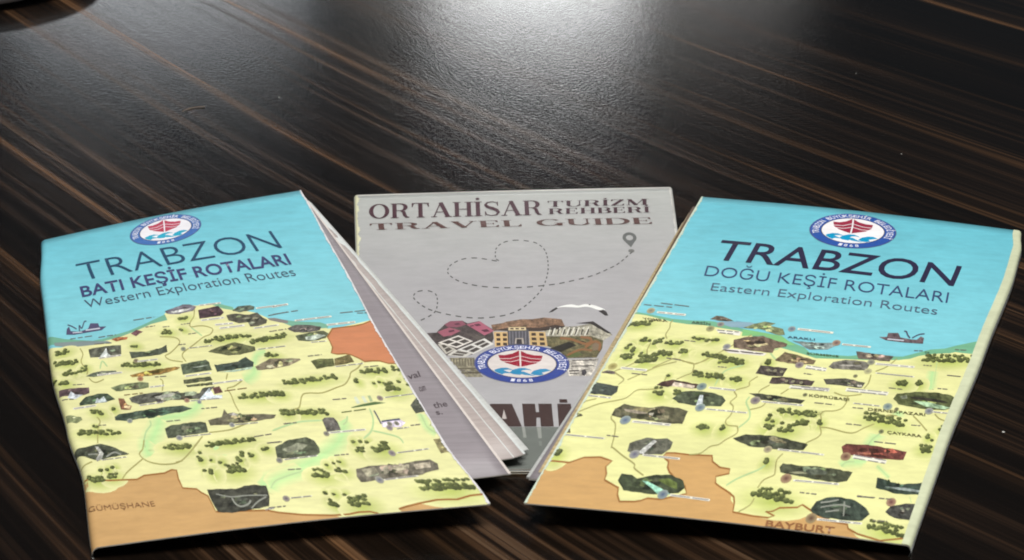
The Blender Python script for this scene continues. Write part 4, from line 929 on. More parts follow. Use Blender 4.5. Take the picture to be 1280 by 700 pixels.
class Print:
    """flat printed pieces of one object: triangles in u, v with an ink colour per vertex"""
    def __init__(s): s.v = []; s.c = []; s.h = []; s.f = []
    def tris(s, pts, tris, cols, h):
        n = len(s.v)
        s.v += pts; s.h += [h]*len(pts)
        s.c += cols if isinstance(cols, list) else [cols]*len(pts)
        s.f += [tuple(n+i for i in t) for t in tris]
    def poly(s, pts, col, h):
        t = tessellate_polygon([[Vector((p[0], p[1], 0)) for p in pts]])
        s.tris(list(pts), t, col, h)
    def smooth_poly(s, pts, col, h, jit=0.0):
        out = []
        n = len(pts)
        for i in range(n):
            a, b = pts[i], pts[(i+1) % n]
            p, q = pts[i-1], pts[(i+2) % n]
            for k in (0, .34, .67):
                x = [.5*((2*a[j])+(-p[j]+b[j])*k+(2*p[j]-5*a[j]+4*b[j]-q[j])*k*k+(-p[j]+3*a[j]-3*b[j]+q[j])*k**3) for j in (0, 1)]
                out.append((x[0]+rnd.uniform(-jit, jit), x[1]+rnd.uniform(-jit, jit)*2))
        s.poly(out, col, h)
    def line(s, pts, w, col, h, soft=None, smooth=True):
        """w in mm across; v runs away from the eye so lines keep an even look"""
        if smooth and len(pts) > 2:
            o = []
            for i in range(len(pts)-1):
                p = pts[max(i-1, 0)]; a = pts[i]; b = pts[i+1]; q = pts[min(i+2, len(pts)-1)]
                for k in (0, .25, .5, .75):
                    o.append(tuple(.5*((2*a[j])+(-p[j]+b[j])*k+(2*p[j]-5*a[j]+4*b[j]-q[j])*k*k+(-p[j]+3*a[j]-3*b[j]+q[j])*k**3) for j in (0, 1)))
            pts = o+[pts[-1]]
        ax, ay = 3.9, 1.7
        n = len(pts); rows = []
        for i in range(n):
            a = pts[max(i-1, 0)]; b = pts[min(i+1, n-1)]
            dx, dy = (b[0]-a[0])*ax, (b[1]-a[1])*ay
            l = math.hypot(dx, dy) or 1
            nx, ny = -dy/l*w*ax/2, dx/l*w*ax/2
            f = 1.0
            if soft and (i == 0 or i == n-1): f = .35
            rows.append((pts[i], (nx/ax*f, ny/ay*f)))
        cc = [-1, 0, 1] if soft else [-1, 1]
        P_ = []; C_ = []; F_ = []
        for (p, d) in rows:
            for k in cc:
                P_.append((p[0]+d[0]*k, p[1]+d[1]*k)); C_.append(col if (k == 0 or not soft) else soft)
        m = len(cc)
        for i in range(n-1):
            for j in range(m-1):
                a = i*m+j
                F_ += [(a, a+1, a+m+1), (a, a+m+1, a+m)]
        s.tris(P_, F_, C_, h)
    def fan(s, c, ru, rv, col, edge, h, n=14, rot=0.0, jit=0.0):
        pts = [c]; cols = [col]
        for i in range(n):
            a = 2*math.pi*i/n
            k = 1+rnd.uniform(-jit, jit)
            x, y = math.cos(a)*ru*k, math.sin(a)*rv*k
            pts.append((c[0]+x, c[1]+y+x*rot)); cols.append(edge)
        s.tris(pts, [(0, i+1, (i+1) % n+1) for i in range(n)], cols, h)
    def build(s, name, cov, mat, parent):
        if not s.v: return None
        bm = bmesh.new()
        cl = bm.verts.layers.float_color.new('Col')
        vs = []
        for p, c, h in zip(s.v, s.c, s.h):
            v = bm.verts.new((p[0], p[1], h)); v[cl] = lin(c); vs.append(v)
        for f in s.f:
            if len(set(f)) == 3:
                try: bm.faces.new([vs[i] for i in f])
                except ValueError: pass
        def cut(axis, val, **kw):
            co = (val, 0, 0) if axis == 0 else (0, val, 0)
            no = (1, 0, 0) if axis == 0 else (0, 1, 0)
            bmesh.ops.bisect_plane(bm, geom=bm.verts[:]+bm.edges[:]+bm.faces[:], plane_co=co, plane_no=no, dist=1e-5, **kw)
        x0, x1 = min(p[0] for p in s.v), max(p[0] for p in s.v)
        y0, y1 = min(p[1] for p in s.v), max(p[1] for p in s.v)
        if x0 < 0: cut(0, 0.001, clear_inner=True)
        if x1 > W: cut(0, W-0.001, clear_outer=True)
        if y0 < 0: cut(1, 0.001, clear_inner=True)
        if y1 > H: cut(1, H-0.001, clear_outer=True)
        for u in US:
            if max(x0, 0) < u < min(x1, W): cut(0, u)
        for v in VS:
            if max(y0, 0) < v < min(y1, H): cut(1, v)
        if not bm.verts:
            bm.free(); return None
        for v in bm.verts:
            v.co = Vector(P(cov, v.co.x, v.co.y, v.co.z*UNIT))*CM
        bm.normal_update()
        for f in bm.faces:
            if f.normal.z < 0: f.normal_flip()
            f.smooth = True
        me = bpy.data.meshes.new(name); bm.to_mesh(me); bm.free()
        return link(name, me, mat, parent)

# ---- lettering from the built-in font
_fonts = {}
def glyph_mesh(text, offset):
    key = (text, offset)
    if key in _fonts: return _fonts[key]
    cu = bpy.data.curves.new('lettering', 'FONT'); cu.body = text; cu.offset = offset
    cu.resolution_u = 4 if len(text) > 1 else 3
    o = bpy.data.objects.new('lettering', cu); scene.collection.objects.link(o)
    dg = bpy.context.evaluated_depsgraph_get()
    me = o.evaluated_get(dg).to_mesh()
    me.calc_loop_triangles()
    vs = [(v.co.x, v.co.y) for v in me.vertices]
    ts = [tuple(t.vertices) for t in me.loop_triangles]
    o.evaluated_get(dg).to_mesh_clear()
    bpy.data.objects.remove(o); bpy.data.curves.remove(cu)
    _fonts[key] = (vs, ts)
    return _fonts[key]
CAP = max(y for x, y in glyph_mesh('H', 0)[0])

# ---- high-contrast roman capitals for the grey booklet
def band(pts, ws):
    out = []; n = len(pts)
    L_, R_ = [], []
    for i in range(n):
        a = pts[max(i-1, 0)]; b = pts[min(i+1, n-1)]
        dx, dy = b[0]-a[0], b[1]-a[1]; l = math.hypot(dx, dy) or 1
        w = ws[i] if isinstance(ws, list) else ws
        L_.append((pts[i][0]-dy/l*w/2, pts[i][1]+dx/l*w/2)); R_.append((pts[i][0]+dy/l*w/2, pts[i][1]-dx/l*w/2))
    for i in range(n-1): out.append([L_[i], L_[i+1], R_[i+1], R_[i]])
    return out
def box(x0, y0, x1, y1): return [[(x0, y0), (x1, y0), (x1, y1), (x0, y1)]]
def arc(cx, cy, rx, ry, a0, a1, thick, thin, n=14):
    pts, ws = [], []
    for i in range(n+1):
        a = R(a0+(a1-a0)*i/n)
        pts.append((cx+rx*math.cos(a), cy+ry*math.sin(a)))
        ws.append(thin+(thick-thin)*abs(math.cos(a))**1.6)
    return band(pts, ws)
K, T = .17, .045           # thick and thin strokes
def stem(x, y0=0, y1=1, k=None, foot=True, head=True):
    k = k or K
    o = box(x-k/2, y0, x+k/2, y1)
    if foot: o += box(x-k/2-.075, y0, x+k/2+.075, y0+T)
    if head: o += box(x-k/2-.075, y1-T, x+k/2+.075, y1)
    return o
def didone(ch):
    if ch == 'O': return arc(.42, .5, .32, .48, 0, 360, K, T, 28), .84
    if ch == 'G': return arc(.42, .5, .32, .48, 40, 325, K, T, 22)+stem(.72, .04, .42, foot=False)+box(.66, .0, .8, .06), .88
    if ch == 'H': return stem(.17)+stem(.65)+box(.17, .48, .65, .48+T), .82
    if ch == 'İ': return stem(.16)+[[(.16+.085*math.cos(a*.785), 1.2+.085*math.sin(a*.785)) for a in range(8)]], .32
    if ch == 'I': return stem(.16), .32
    if ch == 'T': return stem(.38, head=False)+box(.04, 1-T, .72, 1)+[[(.04, 1), (.04, .72), (.07, .72), (.13, 1)], [(.72, 1), (.72, .72), (.69, .72), (.63, 1)]], .76
    if ch == 'E': return stem(.16, head=False, foot=False)+box(.02, 1-T, .6, 1)+box(.02, 0, .62, T)+box(.2, .49, .48, .49+T)+[[(.6, 1), (.6, .74), (.57, .74), (.5, 1)], [(.62, 0), (.62, .28), (.59, .28), (.5, 0)]]+box(.45, .38, .48, .63), .68
    if ch == 'L': return stem(.16)+box(.1, 0, .6, T)+[[(.6, 0), (.6, .3), (.57, .3), (.48, 0)]], .64
    if ch == 'D': return stem(.16, head=False, foot=False)+box(.02, 1-T, .4, 1)+box(.02, 0, .4, T)+arc(.38, .5, .32, .478, -90, 90, K, T), .8
    if ch == 'R': return stem(.16, head=False)+box(.02, 1-T, .4, 1)+box(.16, .48, .4, .48+T)+arc(.38, .74, .22, .24, -90, 90, K, T)+band([(.38, .5), (.52, .42), (.56, .2), (.62, .06), (.74, .03)], [T, .14, .15, .12, T]), .78
    if ch == 'B': return stem(.16, head=False, foot=False)+box(.02, 1-T, .4, 1)+box(.02, 0, .4, T)+box(.16, .5, .4, .5+T)+arc(.38, .75, .2, .23, -90, 90, K, T)+arc(.38, .26, .25, .24, -90, 90, K, T), .72
    if ch == 'A': return band([(.12, .02), (.4, 1)], T*1.1)+band([(.4, 1), (.68, .0)], K)+box(.2, .32, .6, .32+T)+box(.0, 0, .24, T)+box(.54, 0, .84, T), .84
    if ch == 'V': return band([(.14, 1), (.42, 0)], K)+band([(.42, 0), (.7, 1)], T*1.1)+box(.0, 1-T, .3, 1)+box(.58, 1-T, .82, 1), .82
    if ch == 'U': return stem(.17, .25, 1, foot=False)+stem(.66, .25, 1, k=T*1.2, foot=False)+arc(.415, .27, .245, .25, 180, 360, K*.8, T), .8
    if ch == 'S': return band([(.6, .7), (.58, .9), (.4, .975), (.2, .93), (.12, .78), (.2, .62), (.38, .52), (.55, .4), (.62, .24), (.54, .07), (.34, .025), (.15, .09), (.1, .3)], [.03, .05, .045, .07, .13, .17, .19, .17, .13, .07, .045, .05, .03])+box(.59, .68, .62, .98)+box(.08, .02, .11, .32), .7
    if ch == 'Z': return box(.06, 1-T, .62, 1)+box(.06, 0, .64, T)+band([(.56, .98), (.14, .02)], K)+[[(.06, 1), (.06, .74), (.09, .74), (.18, 1)], [(.64, 0), (.64, .28), (.61, .28), (.52, 0)]], .7
    if ch == 'M': return stem(.12, k=T*1.2)+band([(.14, 1), (.44, .02)], K)+band([(.44, .02), (.76, 1)], T*1.1)+stem(.82), 1.0
    return [], .35
def didone_word(text):
    x = 0; out = []
    for ch in text:
        ps, w = didone(ch)
        out += [[(p[0]+x, p[1]) for p in q] for q in ps]
        x += w+.03
    xs = [p[0] for q in out for p in q]
    return out, min(xs), max(xs)

def affine(q, x0, x1):
    tl, bl, br = q
    def f(x, y):
        s = (x-x0)/(x1-x0)
        return (bl[0]+(br[0]-bl[0])*s+(tl[0]-bl[0])*y, bl[1]+(br[1]-bl[1])*s+(tl[1]-bl[1])*y)
    return f
OFFS = {'thin': -.012, 'medium': .004, 'bold': .016, 'sans': -.007, 'sansb': .018, 'ink': .014}
def put_word(pr, text, style, col, q, h=21):
    if style.startswith('didone'):
        ps, x0, x1 = didone_word(text)
        f = affine(q, x0, x1)
        for i, p in enumerate(ps): pr.poly([f(*a) for a in p], col, h+(i % 5)*.08)
    else:
        vs, ts = glyph_mesh(text, OFFS[style])
        x0, x1 = min(v[0] for v in vs), max(v[0] for v in vs)
        f = affine(q, x0, x1)
        pr.tris([f(x, y/CAP) for x, y in vs], ts, col, h)

# ---- the round municipal emblem
def put_emblem(pr, c, r, u, cols):
    def M(x, y): return (c[0]+r[0]*x+u[0]*y, c[1]+r[1]*x+u[1]*y)
    def disc(rad, col, h, n=40): pr.poly([M(rad*math.cos(2*math.pi*i/n), rad*math.sin(2*math.pi*i/n)) for i in range(n)], col, h)
    blue, white, red, wave = cols
    disc(1.0, (84, 88, 128), 12); disc(.975, blue, 12.6); disc(.735, (70, 60, 70), 13.2); disc(.715, white, 13.8)
    boat = [(-.5, .44), (-.36, .43), (-.2, .52), (-.055, .70), (.1, .52), (.26, .44), (.43, .43), (.41, .2), (.3, .02), (.12, -.09), (-.03, -.17), (-.17, -.09), (-.33, .02), (-.46, .18)]
    pr.poly([M(*p) for p in boat], red, 14.6)
    def strip(pts, w, col, h):
        for q in band(pts, w): pr.poly([M(*p) for p in q], col, h)
    strip([(-.045, .72), (-.03, -.18)], .035, white, 15.4)
    strip([(-.49, .24), (-.25, .25), (-.05, .40), (.2, .26), (.42, .24)], .028, white, 15.6)
    strip([(-.42, .1), (-.22, .09), (-.04, .2), (.18, .09), (.36, .09)], .028, white, 15.8)
    for x0, y0, k in ((-.44, -.22, 1.0), (-.06, -.22, 1.0), (.38, -.25, 1.0)):
        w = [(-.2, -.25), (-.13, -.1), (0, -.01), (.12, 0), (.22, -.07), (.27, -.13), (.17, -.09), (.07, -.12), (.03, -.2), (.08, -.28), (.02, -.36), (-.12, -.33)]
        pts = []
        for a, b in w:
            x, y = x0+a*k, y0+b*k
            l = math.hypot(x, y)
            if l > .7: x, y = x*.7/l, y*.7/l
            pts.append((x, y))
        pr.poly([M(*p) for p in pts], wave, 14.6)
    for x0, y0, x1, y1 in ((-.6, -.36, -.2, -.5), (-.2, -.38, .28, -.62), (.22, -.42, .6, -.34)):
        pts = [(x0, y0), ((x0+x1)/2, (y0+y1)/2+.09), (x1, y1), ((x0+x1)/2, (y0+y1)/2-.07)]
        pts = [(x*min(1, .7/max(math.hypot(x, y), .01)), y*min(1, .7/max(math.hypot(x, y), .01))) for x, y in pts]
        pr.poly([M(*p) for p in pts], wave, 14.9)
    txt = 'TRABZON BÜYÜKŞEHİR BELEDİYESİ'
    for i, chx in enumerate(txt):
        if chx == ' ': continue
        a = R(197-(214)*i/(len(txt)-1))
        vs, ts = glyph_mesh(chx, .012)
        x0, x1 = min(v[0] for v in vs), max(v[0] for v in vs)
        k = .155/CAP
        w = min((x1-x0)*k, .105)
        out = []
        for x, y in vs:
            lx = ((x-x0)/max(x1-x0, .001)-.5)*w; ly = (y/CAP-.5)*.15
            rr = .855+ly
            out.append(M(rr*math.cos(a)+lx*math.sin(a), rr*math.sin(a)-lx*math.cos(a)))
        pr.tris(out, ts, (222, 222, 232), 16)
    for i, chx in enumerate('1868'):
        a = R(-90+(i-1.5)*8.4)
        vs, ts = glyph_mesh(chx, .012)
        x0, x1 = min(v[0] for v in vs), max(v[0] for v in vs)
        out = []
        for x, y in vs:
            lx = ((x-x0)/max(x1-x0, .001)-.5)*.08; ly = (y/CAP-.5)*.13
            rr = .855-ly
            out.append(M(rr*math.cos(a)-lx*math.sin(a), rr*math.sin(a)+lx*math.cos(a)))
        pr.tris(out, ts, (222, 222, 232), 16)

def jag(pr, u0, u1, side, col, h, amp):
    """worn, unprinted paper along a cut edge"""
    pts = []
    n = 520
    for i in range(n+1):
        w = abs(u1-u0)*(.35+amp*rnd.random()**2+.45*abs(math.sin(i*.13)*math.sin(i*.037+1)))
        pts.append((u0+side*w, H*i/n))
    pts += [(u0, H), (u0, 0)]
    pr.poly(pts, col, h)

def build_print(cov, cover):
    land = LAND[cov]
    lines, caps = Print(), Print()
    last = None; pend = None
    base_mat = M_GREY if cov == 'middle' else M_INK
    def flush():
        nonlocal pend
        if pend:
            pr, name, mat = pend
            pr.build(name, cov, mat, cover)
            pend = None
    flats = {}
    nline = 0
    for it in PRINT[cov]:
        k = it[0]
        if k in ('pic', 'flat', 'over2', 'over', 'tree', 'word', 'logo') and k != 'pale': pass
        if k == 'pic':
            flush(); pr = Print()
            pts = it[2]
            dense = []
            for a, b in zip(pts, pts[1:]+pts[:1]):
                m_ = max(1, int(math.hypot(b[0]-a[0], (b[1]-a[1])*.45)/1.1))
                for q_ in range(m_):
                    t = q_/m_
                    j_ = 0 if q_ == 0 else .10
                    dense.append((a[0]+(b[0]-a[0])*t+rnd.uniform(-j_, j_), a[1]+(b[1]-a[1])*t+rnd.uniform(-j_, j_)*2.5))
            pr.poly(dense, it[1], 9)
            gx = sum(p[0] for p in dense)/len(dense); gy = sum(p[1] for p in dense)/len(dense)
            wid = max(p[0] for p in pts)-min(p[0] for p in pts)
            for q_ in range(int(2+wid*.55)):
                kx, ky = rnd.uniform(.12, .34), rnd.uniform(.10, .30)
                far = rnd.choice(dense); t = rnd.uniform(.05, .62)
                ox, oy = gx+(far[0]-gx)*t, gy+(far[1]-gy)*t
                f_ = rnd.choice((.55, .68, .8, 1.25, 1.5, 1.75))
                tint_ = (f_*rnd.uniform(.93, 1.07), f_*rnd.uniform(.95, 1.08), f_*rnd.uniform(.9, 1.05))
                c2 = tuple(min(210, x*y_) for x, y_ in zip(it[1], tint_))
                blob = []
                for a_ in range(9):
                    th = 2*math.pi*a_/9
                    dx = math.cos(th)*wid*.5*kx*rnd.uniform(.5, 1.2); dy = math.sin(th)*wid*.5*ky*rnd.uniform(.4, 1.2)
                    blob.append((ox+dx*(1-t*.6), oy+dy*(1-t*.6)))
                pr.poly(blob, c2, 9.3+.1*(q_ % 7))
            pend = (pr, 'map_picture', M_PHOTO)
        elif k == 'over':
            if pend is None: pend = (Print(), 'picture_detail', M_INK)
            pend[0].poly(it[2], it[1], 10.2+.3*rnd.random())
        elif k == 'over2':
            flush(); pr = Print(); pr.poly(it[2], it[1], 10); pr.build('lettering', cov, M_GREY, cover)
            pend = (Print(), 'letter_counter', M_GREY)
            # counters printed right after the letter
        elif k == 'flat':
            flush()
            _, col, pts, lay, n = it
            if n in ('land', 'coast', 'orange_region', 'tan_region', 'lower_band', 'hillside', 'castle', 'seagull', 'pavilion', 'town_hall', 'old_houses', 'stone_wall', 'white_facade', 'white_house'):
                pr = Print()
                if n in ('land', 'coast', 'orange_region', 'tan_region', 'seagull'): pr.smooth_poly(pts, col, lay, 0) if n == 'seagull' else pr.poly(pts, col, lay)
                else: pr.poly(pts, col, lay)
                pr.build(n, cov, base_mat if n in ('land', 'coast', 'orange_region', 'tan_region', 'lower_band', 'white_facade', 'seagull', 'town_hall') else M_PHOTO, cover)
            else:
                pr = Print(); pr.poly(pts, col, lay+.3*rnd.random()); pr.build({'tint': 'colour_patch'}.get(n, n), cov, base_mat, cover)
        elif k == 'line':
            _, st, pts, w = it
            nline += 1; dh = (nline % 7)*.07
            if st == 'wide':
                lines.line(pts, w*.9, (178, 214, 150), 3.3+dh, soft=land)
            elif st == 'border': lines.line(pts, w, (150, 104, 56), 4+dh, smooth=False)
            elif st == 'river': lines.line(pts, w, (160, 192, 140), 4.8+dh, soft=tuple(int(a*.6+b*.4) for a, b in zip(land, (160, 192, 140))))
            elif st == 'road': lines.line(pts, w, (158, 152, 96), 5.6+dh)
            elif st == 'ink': lines.line(pts, w, (74, 78, 100), 11+dh)
            elif st == 'chalk': lines.line(pts, w, (190, 195, 205), 12+dh)
            elif st == 'chalk2': lines.line(pts, w, (140, 142, 132), 12+dh)
            elif st == 'rust': lines.line(pts, w*.7, (132, 92, 60), 6+dh)
        elif k == 'cap':
            _, st, pts, w = it
            a, b = pts
            if st == 'ribbon':
                caps.line([a, b], max(w, .8)*.30, (226, 224, 208), 13+.3*rnd.random(), smooth=False)
                st = 'text'
            col = {'dark': (104, 98, 96), 'brown': (120, 95, 60), 'green': (95, 105, 60), 'text': (118, 112, 120)}[st]
            # tiny words: short dark strokes, too small in the photo to be read
            n = max(1, int(math.hypot((b[0]-a[0]), (b[1]-a[1])*.4)/2.3))
            rows = [0] if w < 2.6 else [-.75, .75]
            for rr in rows:
                x = .04
                while x < .95:
                    l = rnd.uniform(.10, .3)*4/max(n, 4)*1.8
                    e = min(x+l, .97)
                    p = (a[0]+(b[0]-a[0])*x, a[1]+(b[1]-a[1])*x+rr); q = (a[0]+(b[0]-a[0])*e, a[1]+(b[1]-a[1])*e+rr)
                    caps.line([p, q], .19 if st == 'text' else .24, col, 14+.3*rnd.random(), smooth=False)
                    x = e+.25/max(n, 3)
        elif k == 'dot':
            _, col, pts, r = it
            c = pts[0]; col = tuple(int(x*.72+112*.28) for x in col); r *= .92
            caps.fan(c, .98*r, 1.7*r, tuple(int(x*.8) for x in col), tuple(int(x*.55+y*.45) for x, y in zip(col, land)), 12.6, 12)
        elif k == 'tree':
            flush()
            _, (a, b), kk = it
            pr = Print()
            L_ = math.hypot(b[0]-a[0], b[1]-a[1])
            n = max(1, int(L_/(1.15*kk))+1)
            cx, cy = (a[0]+b[0])/2, (a[1]+b[1])/2
            slope = (b[1]-a[1])/(b[0]-a[0]) if abs(b[0]-a[0]) > 1 else 0
            sh = tuple(int(x*y) for x, y in zip(land, (.80, .86, .62)))
            pr.fan((cx+.6, cy+1.6*kk), abs(b[0]-a[0])*.62+2.4*kk, 4.2*kk+1, sh, land, 3.7+.3*rnd.random(), 18, slope)
            order = []
            kz = kk**.45
            n = max(2 if kk > .85 else 1, int(L_/(.95*kz))+1)
            rows = 1 if kk < .85 else (2 if kk < 1.3 else 3)
            for i in range(n):
                t = (i+.5)/n
                arch = math.sin(t*math.pi)
                for row in range(rows if n > 2 else min(rows, 2)):
                    if row and rnd.random() > .35+.6*arch: continue
                    order.append((a[0]+(b[0]-a[0])*t+rnd.uniform(-.35, .35), a[1]+(b[1]-a[1])*t+rnd.uniform(-.5, .5)-row*1.35*kz+.5, rnd.uniform(.75, 1.12)*kz*(1 if row == 0 else .85)))
            order.sort(key=lambda q: q[1])
            for i, (x, y, z) in enumerate(order):
                g = rnd.uniform(.82, 1.15)
                dk = tuple(int(c_*g) for c_ in (88, 95, 56)); lt = tuple(int(c_*g) for c_ in (136, 141, 86)); sh2 = (66, 72, 40)
                hh = 9.6+(i % 14)*.16
                fv = 1-.25*y/H
                pr.fan((x+.12*z, y+.25*z), .70*z, 1.25*z*fv, sh2, sh2, hh, 8, 0, .25)
                pr.fan((x, y), .60*z, 1.15*z*fv, dk, dk, hh+.05, 8, 0, .28)
                pr.fan((x-.16*z, y-.4*z), .36*z, .62*z*fv, lt, dk, hh+.1, 6, 0, .3)
            pr.build('tree_picture', cov, M_INK, cover)
        elif k == 'word':
            flush()
            _, text, st, col, q = it
            pr = Print(); put_word(pr, text, st, col, q)
            o = pr.build('lettering', cov, M_INK, cover)
        elif k == 'logo':
            flush()
            pr = Print()
            cols = {'west': ((66, 108, 172), (228, 226, 232), (176, 62, 86), (40, 160, 190)),
                    'east': ((44, 82, 158), (232, 230, 232), (150, 42, 66), (10, 145, 190)),
                    'middle': ((48, 66, 138), (206, 198, 194), (142, 20, 44), (46, 130, 172))}[cov]
            put_emblem(pr, it[1], it[2], it[3], cols)
            pr.build('emblem', cov, M_INK, cover)
        elif k == 'dash':
            pts = it[1]
            o = []
            for i in range(len(pts)-1):
                p = pts[max(i-1, 0)]; a = pts[i]; b = pts[i+1]; q = pts[min(i+2, len(pts)-1)]
                for kk in range(8):
                    t = kk/8
                    o.append(tuple(.5*((2*a[j])+(-p[j]+b[j])*t+(2*p[j]-5*a[j]+4*b[j]-q[j])*t*t+(-p[j]+3*a[j]-3*b[j]+q[j])*t**3) for j in (0, 1)))
            pr = Print(); run = [o[0]]; acc = 0; on = True; cnt = 0
            for a, b in zip(o, o[1:]):
                d = math.hypot((b[0]-a[0]), (b[1]-a[1]))
                steps = max(1, int(d/.15))
                for s_ in range(steps):
                    p = (a[0]+(b[0]-a[0])*(s_+1)/steps, a[1]+(b[1]-a[1])*(s_+1)/steps)
                    acc += d/steps
                    if on: run.append(p)
                    if acc > (1.75 if on else 1.5):
                        if on and len(run) > 1:
                            pr.line([run[0], run[len(run)//2], run[-1]], .36, (84, 84, 82), 8, smooth=False)
                        on = not on; acc = 0; run = [p]
            pr.build('dashed_route', cov, M_INK, cover)
        elif k == 'pin':
            c, rgt, tip, dd = it[1]
            pr = Print()
            ru = abs(rgt[0]-c[0]); rv = ru*2.2
            g = (96, 98, 96)
            n = 24
            outer = [(c[0]+ru*math.cos(2*math.pi*i/n), c[1]+rv*math.sin(2*math.pi*i/n)) for i in range(n)]
            inner = [(c[0]+ru*.5*math.cos(2*math.pi*i/n), c[1]+rv*.5*math.sin(2*math.pi*i/n)) for i in range(n)]
            pr.tris(outer+inner, [t for i in range(n) for t in ((i, (i+1) % n, n+(i+1) % n), (i, n+(i+1) % n, n+i))], g, 8)
            pr.poly([(c[0]-ru*.93, c[1]+rv*.38), (c[0]-ru*.62, c[1]+rv*.86), tip, (c[0]+ru*.62, c[1]+rv*.86), (c[0]+ru*.93, c[1]+rv*.38), (c[0]+ru*.45, c[1]+rv*.45), (c[0], c[1]+rv*.55), (c[0]-ru*.45, c[1]+rv*.45)], g, 8.5)
            pr.fan(dd, ru*.45, rv*.32, (110, 110, 106), (110, 110, 106), 8, 12)
            pr.build('map_pin', cov, M_INK, cover)
        if k == 'edge': pass
    flush()
    if lines.v: lines.build('route_lines', cov, M_INK, cover)
    if caps.v: caps.build('caption_strips', cov, M_INK, cover)

def sheet(name, fn, us, vs, thick, mats, parent, base_col=None):
    """a sheet of paper with a real thickness: fn(u, v) gives its top in cm; mats = (top, edge)"""
    bm = bmesh.new(); nu, nv = len(us), len(vs)
    cl = bm.verts.layers.float_color.new('Col')
    top = [[bm.verts.new(Vector(fn(u, v))*CM) for v in vs] for u in us]
    bot = [[bm.verts.new((Vector(fn(u, v))-Vector((0, 0, thick)))*CM) for v in vs] for u in us]
    for i in range(nu-1):
        for j in range(nv-1):
            f = bm.faces.new((top[i][j], top[i][j+1], top[i+1][j+1], top[i+1][j])); f.material_index = 0; f.smooth = True
            f = bm.faces.new((bot[i][j], bot[i+1][j], bot[i+1][j+1], bot[i][j+1])); f.material_index = 1; f.smooth = True
    for i in range(nu-1):
        for j in (0, nv-1):
            f = bm.faces.new((top[i][j], top[i+1][j], bot[i+1][j], bot[i][j])); f.material_index = 1
    for j in range(nv-1):
        for i in (0, nu-1):
            f = bm.faces.new((top[i][j], top[i][j+1], bot[i][j+1], bot[i][j])); f.material_index = 1
    bmesh.ops.recalc_face_normals(bm, faces=bm.faces[:])
    if base_col:
        for row in (top, bot):
            for i in range(nu):
                for j in range(nv):
                    k = min(1, vs[j]/85) if len(base_col) > 3 else 0
                    row[i][j][cl] = lin([a+(b-a)*k for a, b in zip(base_col[:3], base_col[3:] or base_col[:3])])
    me = bpy.data.meshes.new(name); bm.to_mesh(me); bm.free()
    return link(name, me, list(mats), parent)

def page_fn(q, wav, curl=0.0):
    A, B, C_, D = q
    def f(u, v):
        s, t = u, v
        p = [A[i]*(1-s)*(1-t)+B[i]*s*(1-t)+C_[i]*s*t+D[i]*(1-s)*t for i in range(3)]
        p[2] += wav*math.sin(s*3.1)+curl*max(0, (s-.93)/.07)**2*math.sin(min(1, t*1.3)*math.pi/2)
        return p
    return f
def frange(n): return [i/n for i in range(n+1)]

COVER_COL = {'west': (108, 186, 202, 128, 196, 207), 'east': (102, 182, 198, 122, 193, 205), 'middle': (173, 175, 171, 163, 161, 163)}
def make_leaflet(cov, name, label, category, group):
    c = CO[cov]['c']
    cx = sum(p[0] for p in c)/4*CM; cy = sum(p[1] for p in c)/4*CM
    root = empty(name, (cx, cy, 0))
    tag(root, label, category, group)
    cover = sheet('front_cover', lambda u, v: P(cov, u, v), US, VS, .028, (M_GREY if cov == 'middle' else M_INK, M_PAPER['edge']), root, COVER_COL[cov])
    build_print(cov, cover)
    return root, cover

GROUP = 'folded leaflets lying on the table'
west, west_cover = make_leaflet('west', 'map_leaflet', 'turquoise and yellow map leaflet titled Western Exploration Routes, grey pages fanning out beside it', 'leaflet', GROUP)
east, east_cover = make_leaflet('east', 'map_leaflet', 'turquoise and yellow map leaflet titled Eastern Exploration Routes, with a cream right edge', 'leaflet', GROUP)
mid, mid_cover = make_leaflet('middle', 'travel_guide', 'grey travel guide booklet lying under both map leaflets, printed with a dashed heart route', 'booklet', GROUP)

# worn and unprinted margins
pr = Print(); jag(pr, 100, 99.25, -1, (214, 212, 214), 20, .5); pr.build('worn_edge', 'west', M_INK, west_cover)
pr = Print(); jag(pr, 0, .8, 1, (196, 208, 190), 20, .6); pr.build('worn_edge', 'east', M_INK, east_cover)
pr = Print()
n = 60; inner = []
for i in range(n+1): inner.append((97.5-.5*math.sin(math.pi*i/n)+rnd.uniform(-.05, .05), H*i/n))
pr.poly(inner+[(100, H), (100, 0)], (196, 201, 170), 20); pr.build('cream_margin', 'east', M_INK, east_cover)
pr = Print(); jag(pr, 0, 1.6, 1, (214, 212, 180), 8, .3); jag(pr, 100, 99.2, -1, (206, 204, 198), 8.4, .5); pr.build('worn_edge', 'middle', M_INK, mid_cover)
pr = Print(); pr.poly([(0, 0), (100, 0), (100, .9), (60, 1.3), (30, .8), (0, 1.2)], (208, 206, 200), 7.5); pr.build('worn_edge', 'middle', M_INK, mid_cover)

# inner pages, each its own sheet
for cov, root in (('west', west), ('east', east)):
    for i, (kind, q) in enumerate(PAGES[cov]):
        curl = .10 if (cov == 'west' and i in (1, 2)) else 0.0
        nm = 'inner_page'
        e = M_PAPER['edge'] if kind != 'white' else M_PAPER['greyedge']
        o = sheet(nm, page_fn(q, .03, curl), frange(24), frange(10), .03 if cov == 'west' else .05, (M_PAPER[kind], e), root)
        o['label'] = {'grey': 'grey page with a little text at its right edge' if cov == 'west' else 'grey page showing at the lower left edge', 'pink': 'pale pink page with a white curled edge', 'white': 'thin white page edge', 'cream': 'cream page edge', 'brown': 'brown tinted page edge'}[kind]

